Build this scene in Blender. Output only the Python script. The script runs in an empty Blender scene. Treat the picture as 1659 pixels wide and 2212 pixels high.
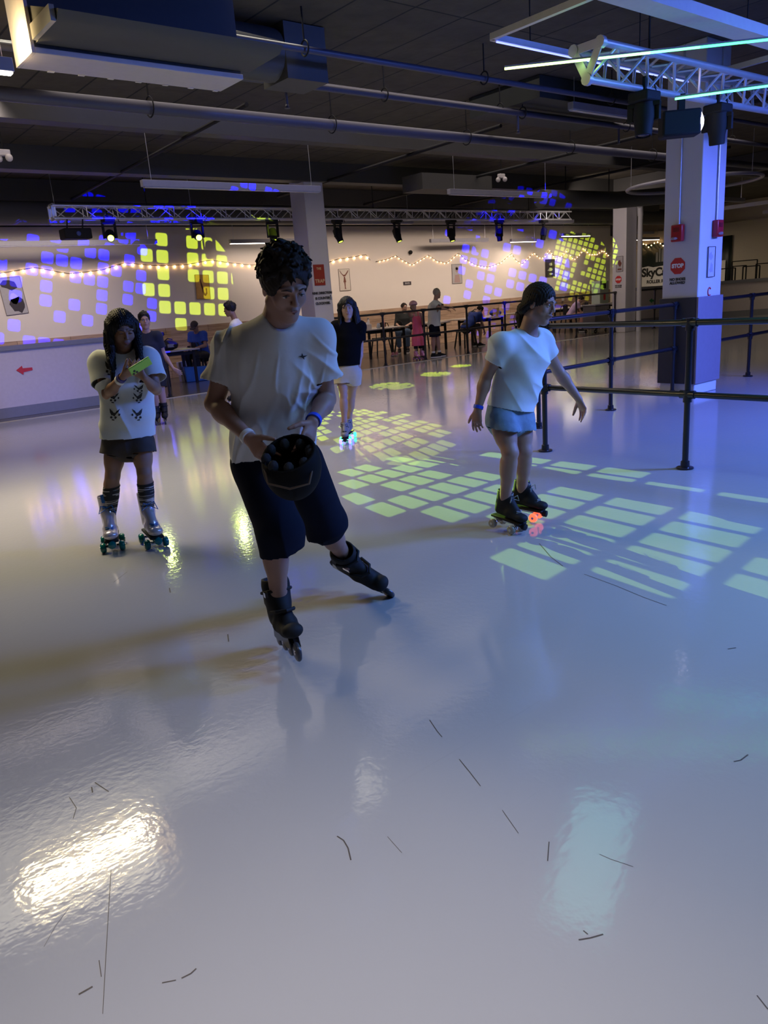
import bpy, bmesh, math, random
import numpy as np
from mathutils import Vector, Matrix, noise
from mathutils.bvhtree import BVHTree
C = bpy.context.scene.collection
SC = bpy.context.scene
PI = math.pi
rnd = random.Random(7)

# ------------------------------------------------------------ camera
YAW, PITCH, ROLL, FPX = math.radians(51.6464), math.radians(15.7447), math.radians(-4.291), 1641.57
CAMP = Vector((0, 0, 1.5))
fwd = Vector((math.cos(YAW)*math.cos(PITCH), math.sin(YAW)*math.cos(PITCH), -math.sin(PITCH)))
rt0 = Vector((math.sin(YAW), -math.cos(YAW), 0)); up0 = rt0.cross(fwd)
RT = rt0*math.cos(ROLL) + up0*math.sin(ROLL)
UP = up0*math.cos(ROLL) - rt0*math.sin(ROLL)
cd = bpy.data.cameras.new('camera'); cam = bpy.data.objects.new('camera', cd); C.objects.link(cam)
m = Matrix((RT, UP, -fwd)).transposed().to_4x4(); m.translation = CAMP
cam.matrix_world = m
cd.sensor_fit = 'VERTICAL'; cd.sensor_height = 36; cd.lens = FPX/2212*36
cd.clip_start = 0.05; cd.clip_end = 200
SC.camera = cam
SC.view_settings.view_transform = 'Standard'; SC.view_settings.look = 'None'
SC.view_settings.exposure = 0.0; SC.view_settings.gamma = 1
SC.view_settings.use_curve_mapping = False
w = bpy.data.worlds.new('world'); SC.world = w; w.use_nodes = True
w.node_tree.nodes['Background'].inputs[0].default_value = (0.55, 0.5, 0.6, 1)
w.node_tree.nodes['Background'].inputs[1].default_value = 0.02

# horizontal directions as seen by the photographer (right, away)
HR = Vector((math.sin(YAW), -math.cos(YAW), 0)); HA = Vector((math.cos(YAW), math.sin(YAW), 0)); HU = Vector((0, 0, 1))
def ray(px, py): return fwd + RT*((px-829.5)/FPX) - UP*((py-1106)/FPX)
def PZ(px, py, z):
    d = ray(px, py); return CAMP + d*((z-1.5)/d.z)
def PX(px, py, X):
    d = ray(px, py); return CAMP + d*(X/d.x)
def PY(px, py, Y):
    d = ray(px, py); return CAMP + d*(Y/d.y)
def PA(px, py, root, da):
    d = ray(px, py); t = (Vector(root).dot(HA)+da)/d.dot(HA); return CAMP + d*t

# ------------------------------------------------------------ lights
def area(name, loc, target, sx, sy, power, col, spread=180):
    l = bpy.data.lights.new(name, 'AREA'); l.shape = 'RECTANGLE'; l.size = sx; l.size_y = sy
    l.energy = power; l.color = col; l.spread = math.radians(spread)
    o = bpy.data.objects.new(name, l); C.objects.link(o); o.location = loc
    o.rotation_euler = (Vector(target)-Vector(loc)).to_track_quat('-Z', 'Y').to_euler()
    return o
def spot(name, loc, target, ang, power, col, blend=0.3, size=0.05):
    l = bpy.data.lights.new(name, 'SPOT'); l.spot_size = math.radians(ang); l.spot_blend = blend
    l.energy = power; l.color = col; l.shadow_soft_size = size
    o = bpy.data.objects.new(name, l); C.objects.link(o); o.location = loc
    o.rotation_euler = (Vector(target)-Vector(loc)).to_track_quat('-Z', 'Y').to_euler()
    return o
def gobo(name, loc, target, ang, power, col, cells=9, rot=0.25, seed=0.0, keep=0.6, fill=0.4, rnd_r=0.3, soft=0.04, size=0.004, squash=1.0):
    """a moving-head projector: spot whose colour is masked by a gobo of rounded squares"""
    o = spot(name, loc, target, ang, power, (1, 1, 1), 0.0, size)
    l = o.data; l.use_nodes = True; nt = l.node_tree; N = nt.nodes; L = nt.links
    for n in list(N): N.remove(n)
    out = N.new('ShaderNodeOutputLight'); em = N.new('ShaderNodeEmission'); L.new(em.outputs[0], out.inputs[0])
    tc = N.new('ShaderNodeTexCoord'); sp = N.new('ShaderNodeSeparateXYZ'); L.new(tc.outputs['Normal'], sp.inputs[0])
    def M(op, a, b=None, c=None):
        n = N.new('ShaderNodeMath'); n.operation = op
        for i, v in enumerate((a, b, c)):
            if v is None: continue
            if isinstance(v, (int, float)): n.inputs[i].default_value = v
            else: L.new(v, n.inputs[i])
        return n.outputs[0]
    R = math.tan(math.radians(ang/2))
    az = M('ABSOLUTE', sp.outputs[2])
    u = M('DIVIDE', M('DIVIDE', sp.outputs[0], az), R); v = M('DIVIDE', M('DIVIDE', sp.outputs[1], az), R*squash)
    ca, sa = math.cos(rot), math.sin(rot)
    x = M('MULTIPLY', M('ADD', M('MULTIPLY', u, ca), M('MULTIPLY', v, sa)), cells/2)
    y = M('MULTIPLY', M('SUBTRACT', M('MULTIPLY', v, ca), M('MULTIPLY', u, sa)), cells/2)
    ix, iy = M('FLOOR', x), M('FLOOR', y)
    fx = M('ABSOLUTE', M('SUBTRACT', M('FRACT', x), 0.5)); fy = M('ABSOLUTE', M('SUBTRACT', M('FRACT', y), 0.5))
    # rounded box distance
    qx = M('MAXIMUM', M('SUBTRACT', fx, fill-fill*rnd_r), 0); qy = M('MAXIMUM', M('SUBTRACT', fy, fill-fill*rnd_r), 0)
    d = M('SUBTRACT', M('SQRT', M('ADD', M('MULTIPLY', qx, qx), M('MULTIPLY', qy, qy))), fill*rnd_r)
    mask = M('SUBTRACT', 1, M('SMOOTH_MIN', 1, M('MAXIMUM', M('MULTIPLY', M('ADD', d, soft/2), 1/soft), 0), 0.01))
    cb = N.new('ShaderNodeCombineXYZ'); L.new(ix, cb.inputs[0]); L.new(iy, cb.inputs[1]); cb.inputs[2].default_value = seed
    wn = N.new('ShaderNodeTexWhiteNoise'); wn.noise_dimensions = '3D'; L.new(cb.outputs[0], wn.inputs[0])
    kp = M('LESS_THAN', wn.outputs[0], keep)
    rr = M('SQRT', M('ADD', M('MULTIPLY', ix, ix), M('MULTIPLY', iy, iy)))
    inside = M('LESS_THAN', rr, cells/2*0.93)
    tot = M('MULTIPLY', M('MULTIPLY', mask, kp), inside)
    L.new(M('MULTIPLY', tot, 1.0), em.inputs[1]); em.inputs[0].default_value = (*col, 1)
    return o
# lamps of the room, and added fill lights without a fixture
area('lamp_warm_left', (1.37, 6.4, 3.22), (1.6, 3.5, 0), 1.1, .07, 50, (1.0, .80, .42))
area('lamp_tube_a', (10.5, 16.85, 2.93), (10.5, 16.9, 0), 2.2, .09, 12, (1, .80, .66))
area('lamp_tube_b', (19.85, 16.85, 2.84), (19.85, 16.9, 0), 1.1, .09, 14, (1, .80, .62))
area('lamp_tube_c', (22.3, 16.65, 2.97), (22.3, 16.8, 0), 1.5, .09, 14, (1, .80, .62))
area('lamp_tube_d', (28.0, 17.6, 2.85), (28.5, 17.6, 0), 1.6, .07, 40, (1, .82, .62))
area('fill_left_bay', (4.5, 15.4, 3.35), (4.5, 17.5, .6), 4.0, .3, 36, (1, .84, .76), 120)  # added fill on the left back wall, no lit fixture there
area('fill_mid_bay', (15.5, 15.2, 3.40), (15.5, 17.4, .4), 9, .3, 105, (1, .80, .66), 120)  # added fill to brighten the seating side and its wood panels
area('fill_overhead', (2.2, 6.9, 4.05), (1.9, 5.6, 0), 5.0, 3.6, 165, (1, .92, .72), 84)  # broad fill added to light the rink floor, no such lamp hangs here
area('fill_camera_bay', (0.3, 0.6, 4.05), (0.3, 0.65, 0), 1.6, 1.6, 24, (.96, .90, .97), 62)  # fill added above the viewpoint to brighten the nearest floor
area('fill_overhead_far', (9, 9.5, 4.05), (9, 9.5, 0), 12, 5, 200, (1, .86, .80), 140)  # added ceiling-wide fill for the far rink and its edge
area('lamp_back_room', (28.5, 9, 3.2), (28.8, 9, 0), 2.0, .3, 90, (1, .85, .6))
area('blue_wash', (9.6, -1.2, 3.85), (7.4, 2.9, 0), 1.6, 1.6, 640, (.10, .21, 1.0), 95)
spot('blue_column_wash', (11.5, .8, 3.6), (9.3, 4.6, .8), 60, 1000, (.12, .12, 1.0), .7, .3)
area('teal_wash', (4.6, 3.3, 3.25), (3.6, 2.9, 0), .5, 1.2, 4, (.25, .9, .85))
spot('yellow_wash', (6.9, 13.3, 2.8), (2.2, 3.8, 0), 40, 24, (.8, 1.0, .25), .8, .04)
spot('yellow_wash_b', (5.3, 13.3, 2.8), (1.6, 3.8, 0), 40, 20, (.8, 1.0, .25), .8, .04)
BL = (.0, .0, 1.0); YE = (.62, .85, .03)
gobo('gobo_blue_left', (7.4, 4.5, 2.72), (5.6, 17.5, 2.0), 19, 30000, BL, 15, -.22, 1, .48, .40, .45)
gobo('gobo_yellow_left', (7.5, 4.5, 2.72), (8.4, 17.5, 2.15), 11.6, 8000, YE, 7, -.10, 3, .66, .38, .4)
gobo('gobo_blue_right', (7.45, 4.42, 2.7), (19.2, 17.5, 1.95), 16, 30000, BL, 14, -.25, 5, .5, .36, .45)
gobo('gobo_yellow_right', (7.5, 4.42, 2.7), (23.3, 17.45, 2.0), 7, 20000, YE, 13, -.3, 6, .8, .38, .4)
gobo('gobo_floor_big', (5.34, 13.5, 2.72), (4.40, 4.1, 0), 13.5, 14000, (.50, 1.0, .12), 10, .10, 9, .72, .40, .2, squash=.54)
gobo('gobo_floor_mid', (8.7, 13.6, 2.8), (5.75, 7.5, 0), 12, 11000, (.62, .9, .03), 13, .3, 12, .8)
gobo('gobo_floor_a', (10.3, 13.7, 2.8), (8.6, 10.4, 0), 9.5, 4500, (.62, .9, .03), 11, .3, 15, .8)
gobo('gobo_floor_b', (11.9, 13.7, 2.8), (10.2, 10.95, 0), 8.5, 5000, (.65, .9, .03), 9, .3, 18, .95)
gobo('gobo_floor_c', (13.6, 13.7, 2.8), (11.5, 11.55, 0), 6.5, 5500, (.65, .9, .03), 9, .3, 18, .95)
area('lamp_warm_end', (1.97, 6.5, 3.42), (2.2, 6.55, 3.6), .10, .10, 9, (1, .74, .34))
area('fill_end_column', (16.8, 12.4, 3.3), (20.0, 13.0, 1.2), 1.2, .15, 45, (1, .84, .76))  # added to brighten the far pale column, no fixture here
area('fill_left_front', (1.6, 10.2, 3.9), (2.0, 14.0, .6), 2.5, .5, 60, (1, .84, .80), 110)  # warm fill added for the left half wall
area('blue_floor_fill', (4.8, 0.0, 3.9), (3.4, 1.3, 0), 1.3, 1.3, 60, (.26, .52, 1.0), 88)  # added blue fill over the front right floor, without a fixture


# ------------------------------------------------------------ materials
MATS = {}
def mat(name, col, rough=0.6, metal=0.0, spec=0.5, var=0.08, scale=18.0, bump=0.0, emit=None, es=1.0, trans=0.0, coat=0.0, alpha=None):
    if name in MATS: return MATS[name]
    m = bpy.data.materials.new(name); m.use_nodes = True; nt = m.node_tree; N = nt.nodes; L = nt.links
    b = N['Principled BSDF']
    b.inputs['Roughness'].default_value = rough; b.inputs['Metallic'].default_value = metal
    b.inputs['Specular IOR Level'].default_value = spec
    b.inputs['Coat Weight'].default_value = coat
    if trans: b.inputs['Transmission Weight'].default_value = trans
    tc = N.new('ShaderNodeTexCoord'); nz = N.new('ShaderNodeTexNoise'); nz.inputs['Scale'].default_value = scale
    nz.inputs['Detail'].default_value = 4; L.new(tc.outputs['Object'], nz.inputs['Vector'])
    mx = N.new('ShaderNodeMix'); mx.data_type = 'RGBA'
    mx.inputs[6].default_value = (*[c*(1-var) for c in col], 1); mx.inputs[7].default_value = (*[min(1, c*(1+var)) for c in col], 1)
    L.new(nz.outputs['Fac'], mx.inputs[0]); L.new(mx.outputs[2], b.inputs['Base Color'])
    if bump:
        bp = N.new('ShaderNodeBump'); bp.inputs['Strength'].default_value = bump; bp.inputs['Distance'].default_value = 0.01
        L.new(nz.outputs['Fac'], bp.inputs['Height']); L.new(bp.outputs[0], b.inputs['Normal'])
    if emit:
        b.inputs['Emission Color'].default_value = (*emit, 1); b.inputs['Emission Strength'].default_value = es
    MATS[name] = m; return m

def floor_mat(name, col, rough, dark=0.85, bumpd=0.002, coat=0.0):
    m = bpy.data.materials.new(name); m.use_nodes = True; N = m.node_tree.nodes; L = m.node_tree.links
    b = N['Principled BSDF']; tc = N.new('ShaderNodeTexCoord')
    def nz(s, d=5, r=0.6):
        n = N.new('ShaderNodeTexNoise'); n.inputs['Scale'].default_value = s; n.inputs['Detail'].default_value = d
        n.inputs['Roughness'].default_value = r; L.new(tc.outputs['Object'], n.inputs['Vector']); return n
    a = nz(0.6); f = nz(90, 3)
    # fine scratches: stretched noise
    def scratch(rot, sc):
        mp = N.new('ShaderNodeMapping'); mp.inputs['Rotation'].default_value = (0, 0, rot); mp.inputs['Scale'].default_value = (sc*0.04, sc, 1)
        L.new(tc.outputs['Object'], mp.inputs[0]); n = N.new('ShaderNodeTexNoise'); n.inputs['Scale'].default_value = 1.0
        n.inputs['Detail'].default_value = 6; n.inputs['Roughness'].default_value = 0.75; L.new(mp.outputs[0], n.inputs['Vector'])
        r = N.new('ShaderNodeValToRGB'); r.color_ramp.elements[0].position = 0.64; r.color_ramp.elements[1].position = 0.75
        L.new(n.outputs['Fac'], r.inputs[0]); return r.outputs[0]
    s1, s2 = scratch(0.6, 14), scratch(2.1, 10)
    mxs = N.new('ShaderNodeMath'); mxs.operation = 'MAXIMUM'; L.new(s1, mxs.inputs[0]); L.new(s2, mxs.inputs[1])
    c1 = N.new('ShaderNodeMix'); c1.data_type = 'RGBA'; L.new(a.outputs['Fac'], c1.inputs[0])
    c1.inputs[6].default_value = (*[v*0.93 for v in col], 1); c1.inputs[7].default_value = (*[v*1.05 for v in col], 1)
    c2 = N.new('ShaderNodeMix'); c2.data_type = 'RGBA'; c2.inputs[7].default_value = (*[v*dark for v in col], 1)
    ml = N.new('ShaderNodeMath'); ml.operation = 'MULTIPLY'; ml.inputs[1].default_value = 0.5; L.new(mxs.outputs[0], ml.inputs[0])
    L.new(ml.outputs[0], c2.inputs[0]); L.new(c1.outputs[2], c2.inputs[6]); L.new(c2.outputs[2], b.inputs['Base Color'])
    rr = N.new('ShaderNodeMapRange'); rr.inputs[3].default_value = rough*0.8; rr.inputs[4].default_value = rough*1.3
    L.new(f.outputs['Fac'], rr.inputs[0]); L.new(rr.outputs[0], b.inputs['Roughness'])
    bn = nz(26, 2); bp = N.new('ShaderNodeBump'); bp.inputs['Strength'].default_value = 0.35; bp.inputs['Distance'].default_value = bumpd
    L.new(bn.outputs['Fac'], bp.inputs['Height']); L.new(bp.outputs[0], b.inputs['Normal'])
    b.inputs['Specular IOR Level'].default_value = 0.5; b.inputs['Coat Weight'].default_value = coat; b.inputs['Coat Roughness'].default_value = 0.1
    return m

def wood_mat():
    m = bpy.data.materials.new('wood_plank'); m.use_nodes = True; N = m.node_tree.nodes; L = m.node_tree.links
    b = N['Principled BSDF']; tc = N.new('ShaderNodeTexCoord'); mp = N.new('ShaderNodeMapping'); mp.inputs['Rotation'].default_value = (PI/2, 0, 0)
    L.new(tc.outputs['Object'], mp.inputs[0])
    br = N.new('ShaderNodeTexBrick'); br.inputs['Scale'].default_value = 1.0; br.inputs['Brick Width'].default_value = 1.1; br.inputs['Row Height'].default_value = 0.17
    br.inputs['Mortar Size'].default_value = 0.004; br.inputs['Color1'].default_value = (.55, .38, .26, 1); br.inputs['Color2'].default_value = (.40, .27, .19, 1)
    br.inputs['Mortar'].default_value = (.1, .07, .05, 1); L.new(mp.outputs[0], br.inputs['Vector'])
    m2 = N.new('ShaderNodeMapping'); m2.inputs['Scale'].default_value = (1.2, 1, 16); L.new(tc.outputs['Object'], m2.inputs[0])
    nz = N.new('ShaderNodeTexNoise'); nz.inputs['Scale'].default_value = 2.2; nz.inputs['Detail'].default_value = 6; L.new(m2.outputs[0], nz.inputs['Vector'])
    mx = N.new('ShaderNodeMix'); mx.data_type = 'RGBA'; mx.blend_type = 'MULTIPLY'; mx.inputs[0].default_value = 0.8
    rp = N.new('ShaderNodeValToRGB'); rp.color_ramp.elements[0].position = 0.3; rp.color_ramp.elements[0].color = (.5, .45, .4, 1); rp.color_ramp.elements[1].position = 0.65
    L.new(nz.outputs['Fac'], rp.inputs[0]); L.new(br.outputs['Color'], mx.inputs[6]); L.new(rp.outputs[0], mx.inputs[7]); L.new(mx.outputs[2], b.inputs['Base Color'])
    b.inputs['Roughness'].default_value = 0.55
    return m

def ceil_mat():
    m = bpy.data.materials.new('dark_slab'); m.use_nodes = True; N = m.node_tree.nodes; L = m.node_tree.links
    b = N['Principled BSDF']; tc = N.new('ShaderNodeTexCoord'); mp = N.new('ShaderNodeMapping'); mp.inputs['Rotation'].default_value = (0, 0, PI/2)
    L.new(tc.outputs['Object'], mp.inputs[0])
    br = N.new('ShaderNodeTexBrick'); br.inputs['Scale'].default_value = 1.0; br.inputs['Brick Width'].default_value = 6.0; br.inputs['Row Height'].default_value = 0.62
    br.offset = 0.0; br.inputs['Mortar Size'].default_value = 0.012; br.inputs['Color1'].default_value = (.12, .10, .068, 1); br.inputs['Color2'].default_value = (.095, .08, .055, 1)
    br.inputs['Mortar'].default_value = (.012, .012, .012, 1); L.new(mp.outputs[0], br.inputs['Vector'])
    nz = N.new('ShaderNodeTexNoise'); nz.inputs['Scale'].default_value = 5; nz.inputs['Detail'].default_value = 8; L.new(tc.outputs['Object'], nz.inputs['Vector'])
    mx = N.new('ShaderNodeMix'); mx.data_type = 'RGBA'; mx.blend_type = 'MULTIPLY'; mx.inputs[0].default_value = 0.6
    L.new(br.outputs['Color'], mx.inputs[6]); L.new(nz.outputs['Fac'], mx.inputs[7]); L.new(mx.outputs[2], b.inputs['Base Color'])
    b.inputs['Roughness'].default_value = 0.85
    bp = N.new('ShaderNodeBump'); bp.inputs['Strength'].default_value = 0.5; bp.inputs['Distance'].default_value = 0.02; L.new(nz.outputs['Fac'], bp.inputs['Height']); L.new(bp.outputs[0], b.inputs['Normal'])
    return m

M_white = mat('white_paint', (.62, .58, .56), .6)
M_wall = mat('warm_white_wall', (.74, .67, .60), .75, var=.03, scale=2)
M_col = mat('column_paint', (.60, .58, .60), .55, var=.05, scale=3)
M_black = mat('black_steel', (.012, .011, .014), .28, spec=.6)
M_blackm = mat('matte_black', (.010, .010, .011), .7, spec=.3)
M_grey = mat('grey_trim', (.20, .20, .23), .5)
M_alu = mat('aluminium', (.62, .62, .66), .34, metal=.55)
M_pipe = mat('dark_painted_pipe', (.055, .055, .085), .45)
M_duct = mat('dark_duct', (.06, .058, .055), .6)
M_red = mat('red_enamel', (.42, .012, .02), .35)
M_redp = mat('red_vinyl', (.55, .02, .02), .5)
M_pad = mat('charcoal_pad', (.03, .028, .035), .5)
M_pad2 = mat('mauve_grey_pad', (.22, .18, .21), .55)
M_fix = mat('fixture_grey', (.30, .29, .33), .45)
M_tube = mat('lit_tube', (1, 1, 1), emit=(1.0, .86, .72), es=9)
M_bulb = mat('warm_bulb', (1, .8, .5), emit=(1.0, .60, .25), es=16)
M_glass = mat('clear_glass', (.8, .85, .9), .05, trans=.8)
M_chrome = mat('chrome', (.7, .7, .72), .12, metal=1)

# ------------------------------------------------------------ mesh helpers
def finish(o, parent, label, cat, group, kind):
    if parent is not None: o.parent = parent; o.matrix_parent_inverse = pinv(parent)
    if label: o['label'] = label
    if cat: o['category'] = cat
    if group: o['group'] = group
    if kind: o['kind'] = kind
    return o
def empty(name, loc, label, cat, group=None, rz=0.0):
    o = bpy.data.objects.new(name, None); C.objects.link(o); o.location = loc; o.rotation_euler = (0, 0, rz); o.empty_display_size = .1
    return finish(o, None, label, cat, group, None)
def pinv(p): return Matrix.LocRotScale(p.location, p.rotation_euler, p.scale).inverted()
class MB:
    def __init__(s): s.v = []; s.f = []
    def add(s, vs, fs):
        n = len(s.v); s.v += [tuple(v) for v in vs]; s.f += [tuple(i+n for i in f) for f in fs]; return s
    def box(s, lo, hi, mtx=None):
        x0, y0, z0 = lo; x1, y1, z1 = hi
        vs = [Vector(p) for p in ((x0, y0, z0), (x1, y0, z0), (x1, y1, z0), (x0, y1, z0), (x0, y0, z1), (x1, y0, z1), (x1, y1, z1), (x0, y1, z1))]
        if mtx: vs = [mtx @ v for v in vs]
        return s.add(vs, [(0, 3, 2, 1), (4, 5, 6, 7), (0, 1, 5, 4), (1, 2, 6, 5), (2, 3, 7, 6), (3, 0, 4, 7)])
    def cbox(s, c, sx, sy, sz, mtx=None):
        return s.box((c[0]-sx/2, c[1]-sy/2, c[2]-sz/2), (c[0]+sx/2, c[1]+sy/2, c[2]+sz/2), mtx)
    def bar(s, a, b, w, h):
        a = Vector(a); b = Vector(b); d = (b-a).normalized(); up = Vector((0, 0, 1)) if abs(d.z) < .95 else Vector((1, 0, 0))
        x = d.cross(up).normalized(); y = x.cross(d)
        vs = [p+x*i*w/2+y*j*h/2 for p in (a, b) for i, j in ((-1, -1), (1, -1), (1, 1), (-1, 1))]
        return s.add(vs, [(0, 1, 2, 3), (7, 6, 5, 4), (0, 4, 5, 1), (1, 5, 6, 2), (2, 6, 7, 3), (3, 7, 4, 0)])
    def tube(s, pts, r, n=10, closed=False, caps=True):
        pts = [Vector(p) for p in pts]; k = len(pts); rs = r if isinstance(r, (list, tuple)) else [r]*k
        base = len(s.v); nx = None
        for i, p in enumerate(pts):
            if closed: d = (pts[(i+1) % k]-pts[i-1]).normalized()
            else: d = (pts[min(i+1, k-1)]-pts[max(i-1, 0)]).normalized()
            if nx is None:
                up = Vector((0, 0, 1)) if abs(d.z) < .9 else Vector((1, 0, 0)); nx = d.cross(up).normalized()
            else: nx = (nx-d*nx.dot(d)).normalized()
            ny = d.cross(nx)
            for j in range(n):
                a = 2*PI*j/n; s.v.append(tuple(p+nx*math.cos(a)*rs[i]+ny*math.sin(a)*rs[i]))
        for i in range(k if closed else k-1):
            for j in range(n):
                a = base+i*n+j; b = base+i*n+(j+1) % n; c = base+((i+1) % k)*n+(j+1) % n; d = base+((i+1) % k)*n+j
                s.f.append((a, d, c, b))
        if caps and not closed:
            s.f.append(tuple(base+j for j in range(n))); s.f.append(tuple(base+(k-1)*n+j for j in reversed(range(n))))
        return s
    def lathe(s, prof, n=20, mtx=None):   # prof: (r, z) list, around local z
        base = len(s.v)
        for r, z in prof:
            for j in range(n):
                a = 2*PI*j/n; p = Vector((r*math.cos(a), r*math.sin(a), z)); s.v.append(tuple(mtx @ p if mtx else p))
        for i in range(len(prof)-1):
            for j in range(n):
                a = base+i*n+j; b = base+i*n+(j+1) % n; s.f.append((a, b, b+n, a+n))
        s.f.append(tuple(base+j for j in reversed(range(n)))); s.f.append(tuple(base+(len(prof)-1)*n+j for j in range(n)))
        return s
    def sphere(s, c, r, n=12, sc=(1, 1, 1), mtx=None):
        c = Vector(c); base = len(s.v); m = max(4, n//2)
        for i in range(m+1):
            t = PI*i/m
            for j in range(n):
                a = 2*PI*j/n; p = Vector((r*sc[0]*math.sin(t)*math.cos(a), r*sc[1]*math.sin(t)*math.sin(a), r*sc[2]*math.cos(t)))
                if mtx: p = mtx.to_3x3() @ p
                s.v.append(tuple(c+p))
        for i in range(m):
            for j in range(n):
                a = base+i*n+j; b = base+i*n+(j+1) % n; s.f.append((a, a+n, b+n, b))
        return s
    def prism(s, pts, off):   # planar polygon (3D points) extruded by off
        pts = [Vector(p) for p in pts]; k = len(pts); off = Vector(off)
        return s.add(pts+[p+off for p in pts], [tuple(reversed(range(k))), tuple(range(k, 2*k))]+[(i, (i+1) % k, k+(i+1) % k, k+i) for i in range(k)])
    def build(s, name, m, parent=None, label=None, cat=None, group=None, kind=None, smooth=True, bevel=0.0, origin=None):
        me = bpy.data.meshes.new(name)
        vs = s.v; og = Vector((0, 0, 0))
        if origin is not None: og = Vector(origin); vs = [tuple(Vector(v)-og) for v in vs]
        me.from_pydata(vs, [], s.f); me.validate(); me.update()
        bm = bmesh.new(); bm.from_mesh(me); bmesh.ops.recalc_face_normals(bm, faces=bm.faces); bm.to_mesh(me); bm.free()
        ms = m if isinstance(m, (list, tuple)) else [m]
        for q in ms: me.materials.append(q)
        o = bpy.data.objects.new(name, me); C.objects.link(o)
        if origin is not None: o.location = og
        if smooth:
            me.polygons.foreach_set('use_smooth', [True]*len(me.polygons))
            try: me.set_sharp_from_angle(angle=math.radians(40))
            except Exception: pass
        if bevel:
            b = o.modifiers.new('bevel', 'BEVEL'); b.width = bevel; b.segments = 2; b.limit_method = 'ANGLE'
        return finish(o, parent, label, cat, group, kind)
def struct(name, mb, m, parent=None, **k): return mb.build(name, m, parent, kind='structure', **k)
def copy_tree(o, loc=None, rz=None, label=None, parent=None):
    c = o.copy(); C.objects.link(c)
    if parent is not None: c.parent = parent; c.matrix_parent_inverse = o.matrix_parent_inverse
    if loc is not None: c.location = loc
    if rz is not None: c.rotation_euler = (0, 0, rz)
    if label: c['label'] = label
    for ch in [x for x in list(SC.collection.all_objects) if x.parent == o]: copy_tree(ch, parent=c)
    return c
def text_mesh(name, s, size, mtx, m, parent, bold=0.0, width=1.0, kind=None, label=None):
    cu = bpy.data.curves.new(name, 'FONT'); cu.body = s; cu.size = size; cu.extrude = 0.001; cu.offset = bold; cu.align_x = 'CENTER'; cu.align_y = 'CENTER'
    t = bpy.data.objects.new(name, cu); C.objects.link(t); bpy.context.view_layer.update()
    me = bpy.data.meshes.new_from_object(t); bpy.data.objects.remove(t)
    me.transform(mtx @ Matrix.Diagonal((width, 1, 1, 1))); me.materials.clear(); me.materials.append(m)
    o = bpy.data.objects.new(name, me); C.objects.link(o)
    return finish(o, parent, label, None, None, kind)
def frame_m(o, x, y):     # matrix with local x,y in plane, z normal
    x = Vector(x).normalized(); y = Vector(y).normalized(); z = x.cross(y)
    m = Matrix((x, y, z)).transposed().to_4x4(); m.translation = Vector(o); return m
# ------------------------------------------------------------ setting
WY = 17.5; ZC = 4.1; EY = 13.4
F_rink = floor_mat('rink_floor_coating', (.37, .36, .345), .08)
F_con = floor_mat('concourse_floor_coating', (.10, .09, .085), .2)
struct('floor', MB().box((-9, -7, -.1), (31, EY, 0)), F_rink)
struct('floor_concourse', MB().box((-9, EY+.001, -.1), (34, 20.5, -.002)), F_con)
struct('trim_1', MB().box((-9, EY-.03, -.05), (20.2, EY+.05, .006)), mat('pale_edge_strip', (.42, .39, .34), .4))
struct('ceiling', MB().box((-9, -12, ZC), (34, 26, ZC+.2)), ceil_mat())
M_wood = wood_mat()
struct('wall_back', MB().box((-9, WY, 0), (25.4, WY+.2, 3.42)), M_wall)
struct('wall_back_upper', MB().box((-9, WY+.05, 3.42), (25.4, WY+.2, ZC)), M_duct)
struct('trim_2', MB().box((-9, WY-.02, .0), (25.4, WY-.001, 1.17)), M_wood)
struct('trim_3', MB().box((-9, WY-.035, .66), (25.4, WY-.021, .70)), mat('chair_rail', (.5, .42, .34), .5))
struct('wall_far', MB().box((31, -12, 0), (31.2, 26, 3.35)).box((31.1, -12, 3.35), (31.2, 26, ZC)), mat('cream_wall', (.52, .46, .36), .7))
struct('wall_left', MB().box((-9.2, -12, 0), (-9, 26, ZC)), M_wall)
struct('wall_near', MB().box((-9, -7.2, 0), (34, -7, ZC)), M_duct)
struct('wall_behind', MB().box((25.4, 20.3, 0), (31, 20.5, 3.3)), M_wall)
# half wall left with cap and base board
hx1 = 5.55
struct('wall_half', MB().box((-9, 13.95, 0), (hx1, 14.2, 1.1)), mat('half_wall_white', (.55, .50, .53), .55))
struct('trim_4', MB().box((-9, 13.9, 1.1), (hx1+.03, 14.25, 1.17)), M_grey)
struct('baseboard_half', MB().box((-9, 13.93, 0), (hx1, 13.949, .17)), M_grey)
ar = MB().prism([PY(x, y, 13.945) for x, y in ((35, 800), (47, 790), (49, 795.5), (69.5, 793.5), (70.5, 799.5), (51, 804), (50.5, 809.5))], (0, -.006, 0))
ar.build('arrow_decal', M_redp, None, 'red arrow on the white half wall at the far left, pointing left', 'arrow sign', smooth=False)
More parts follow.
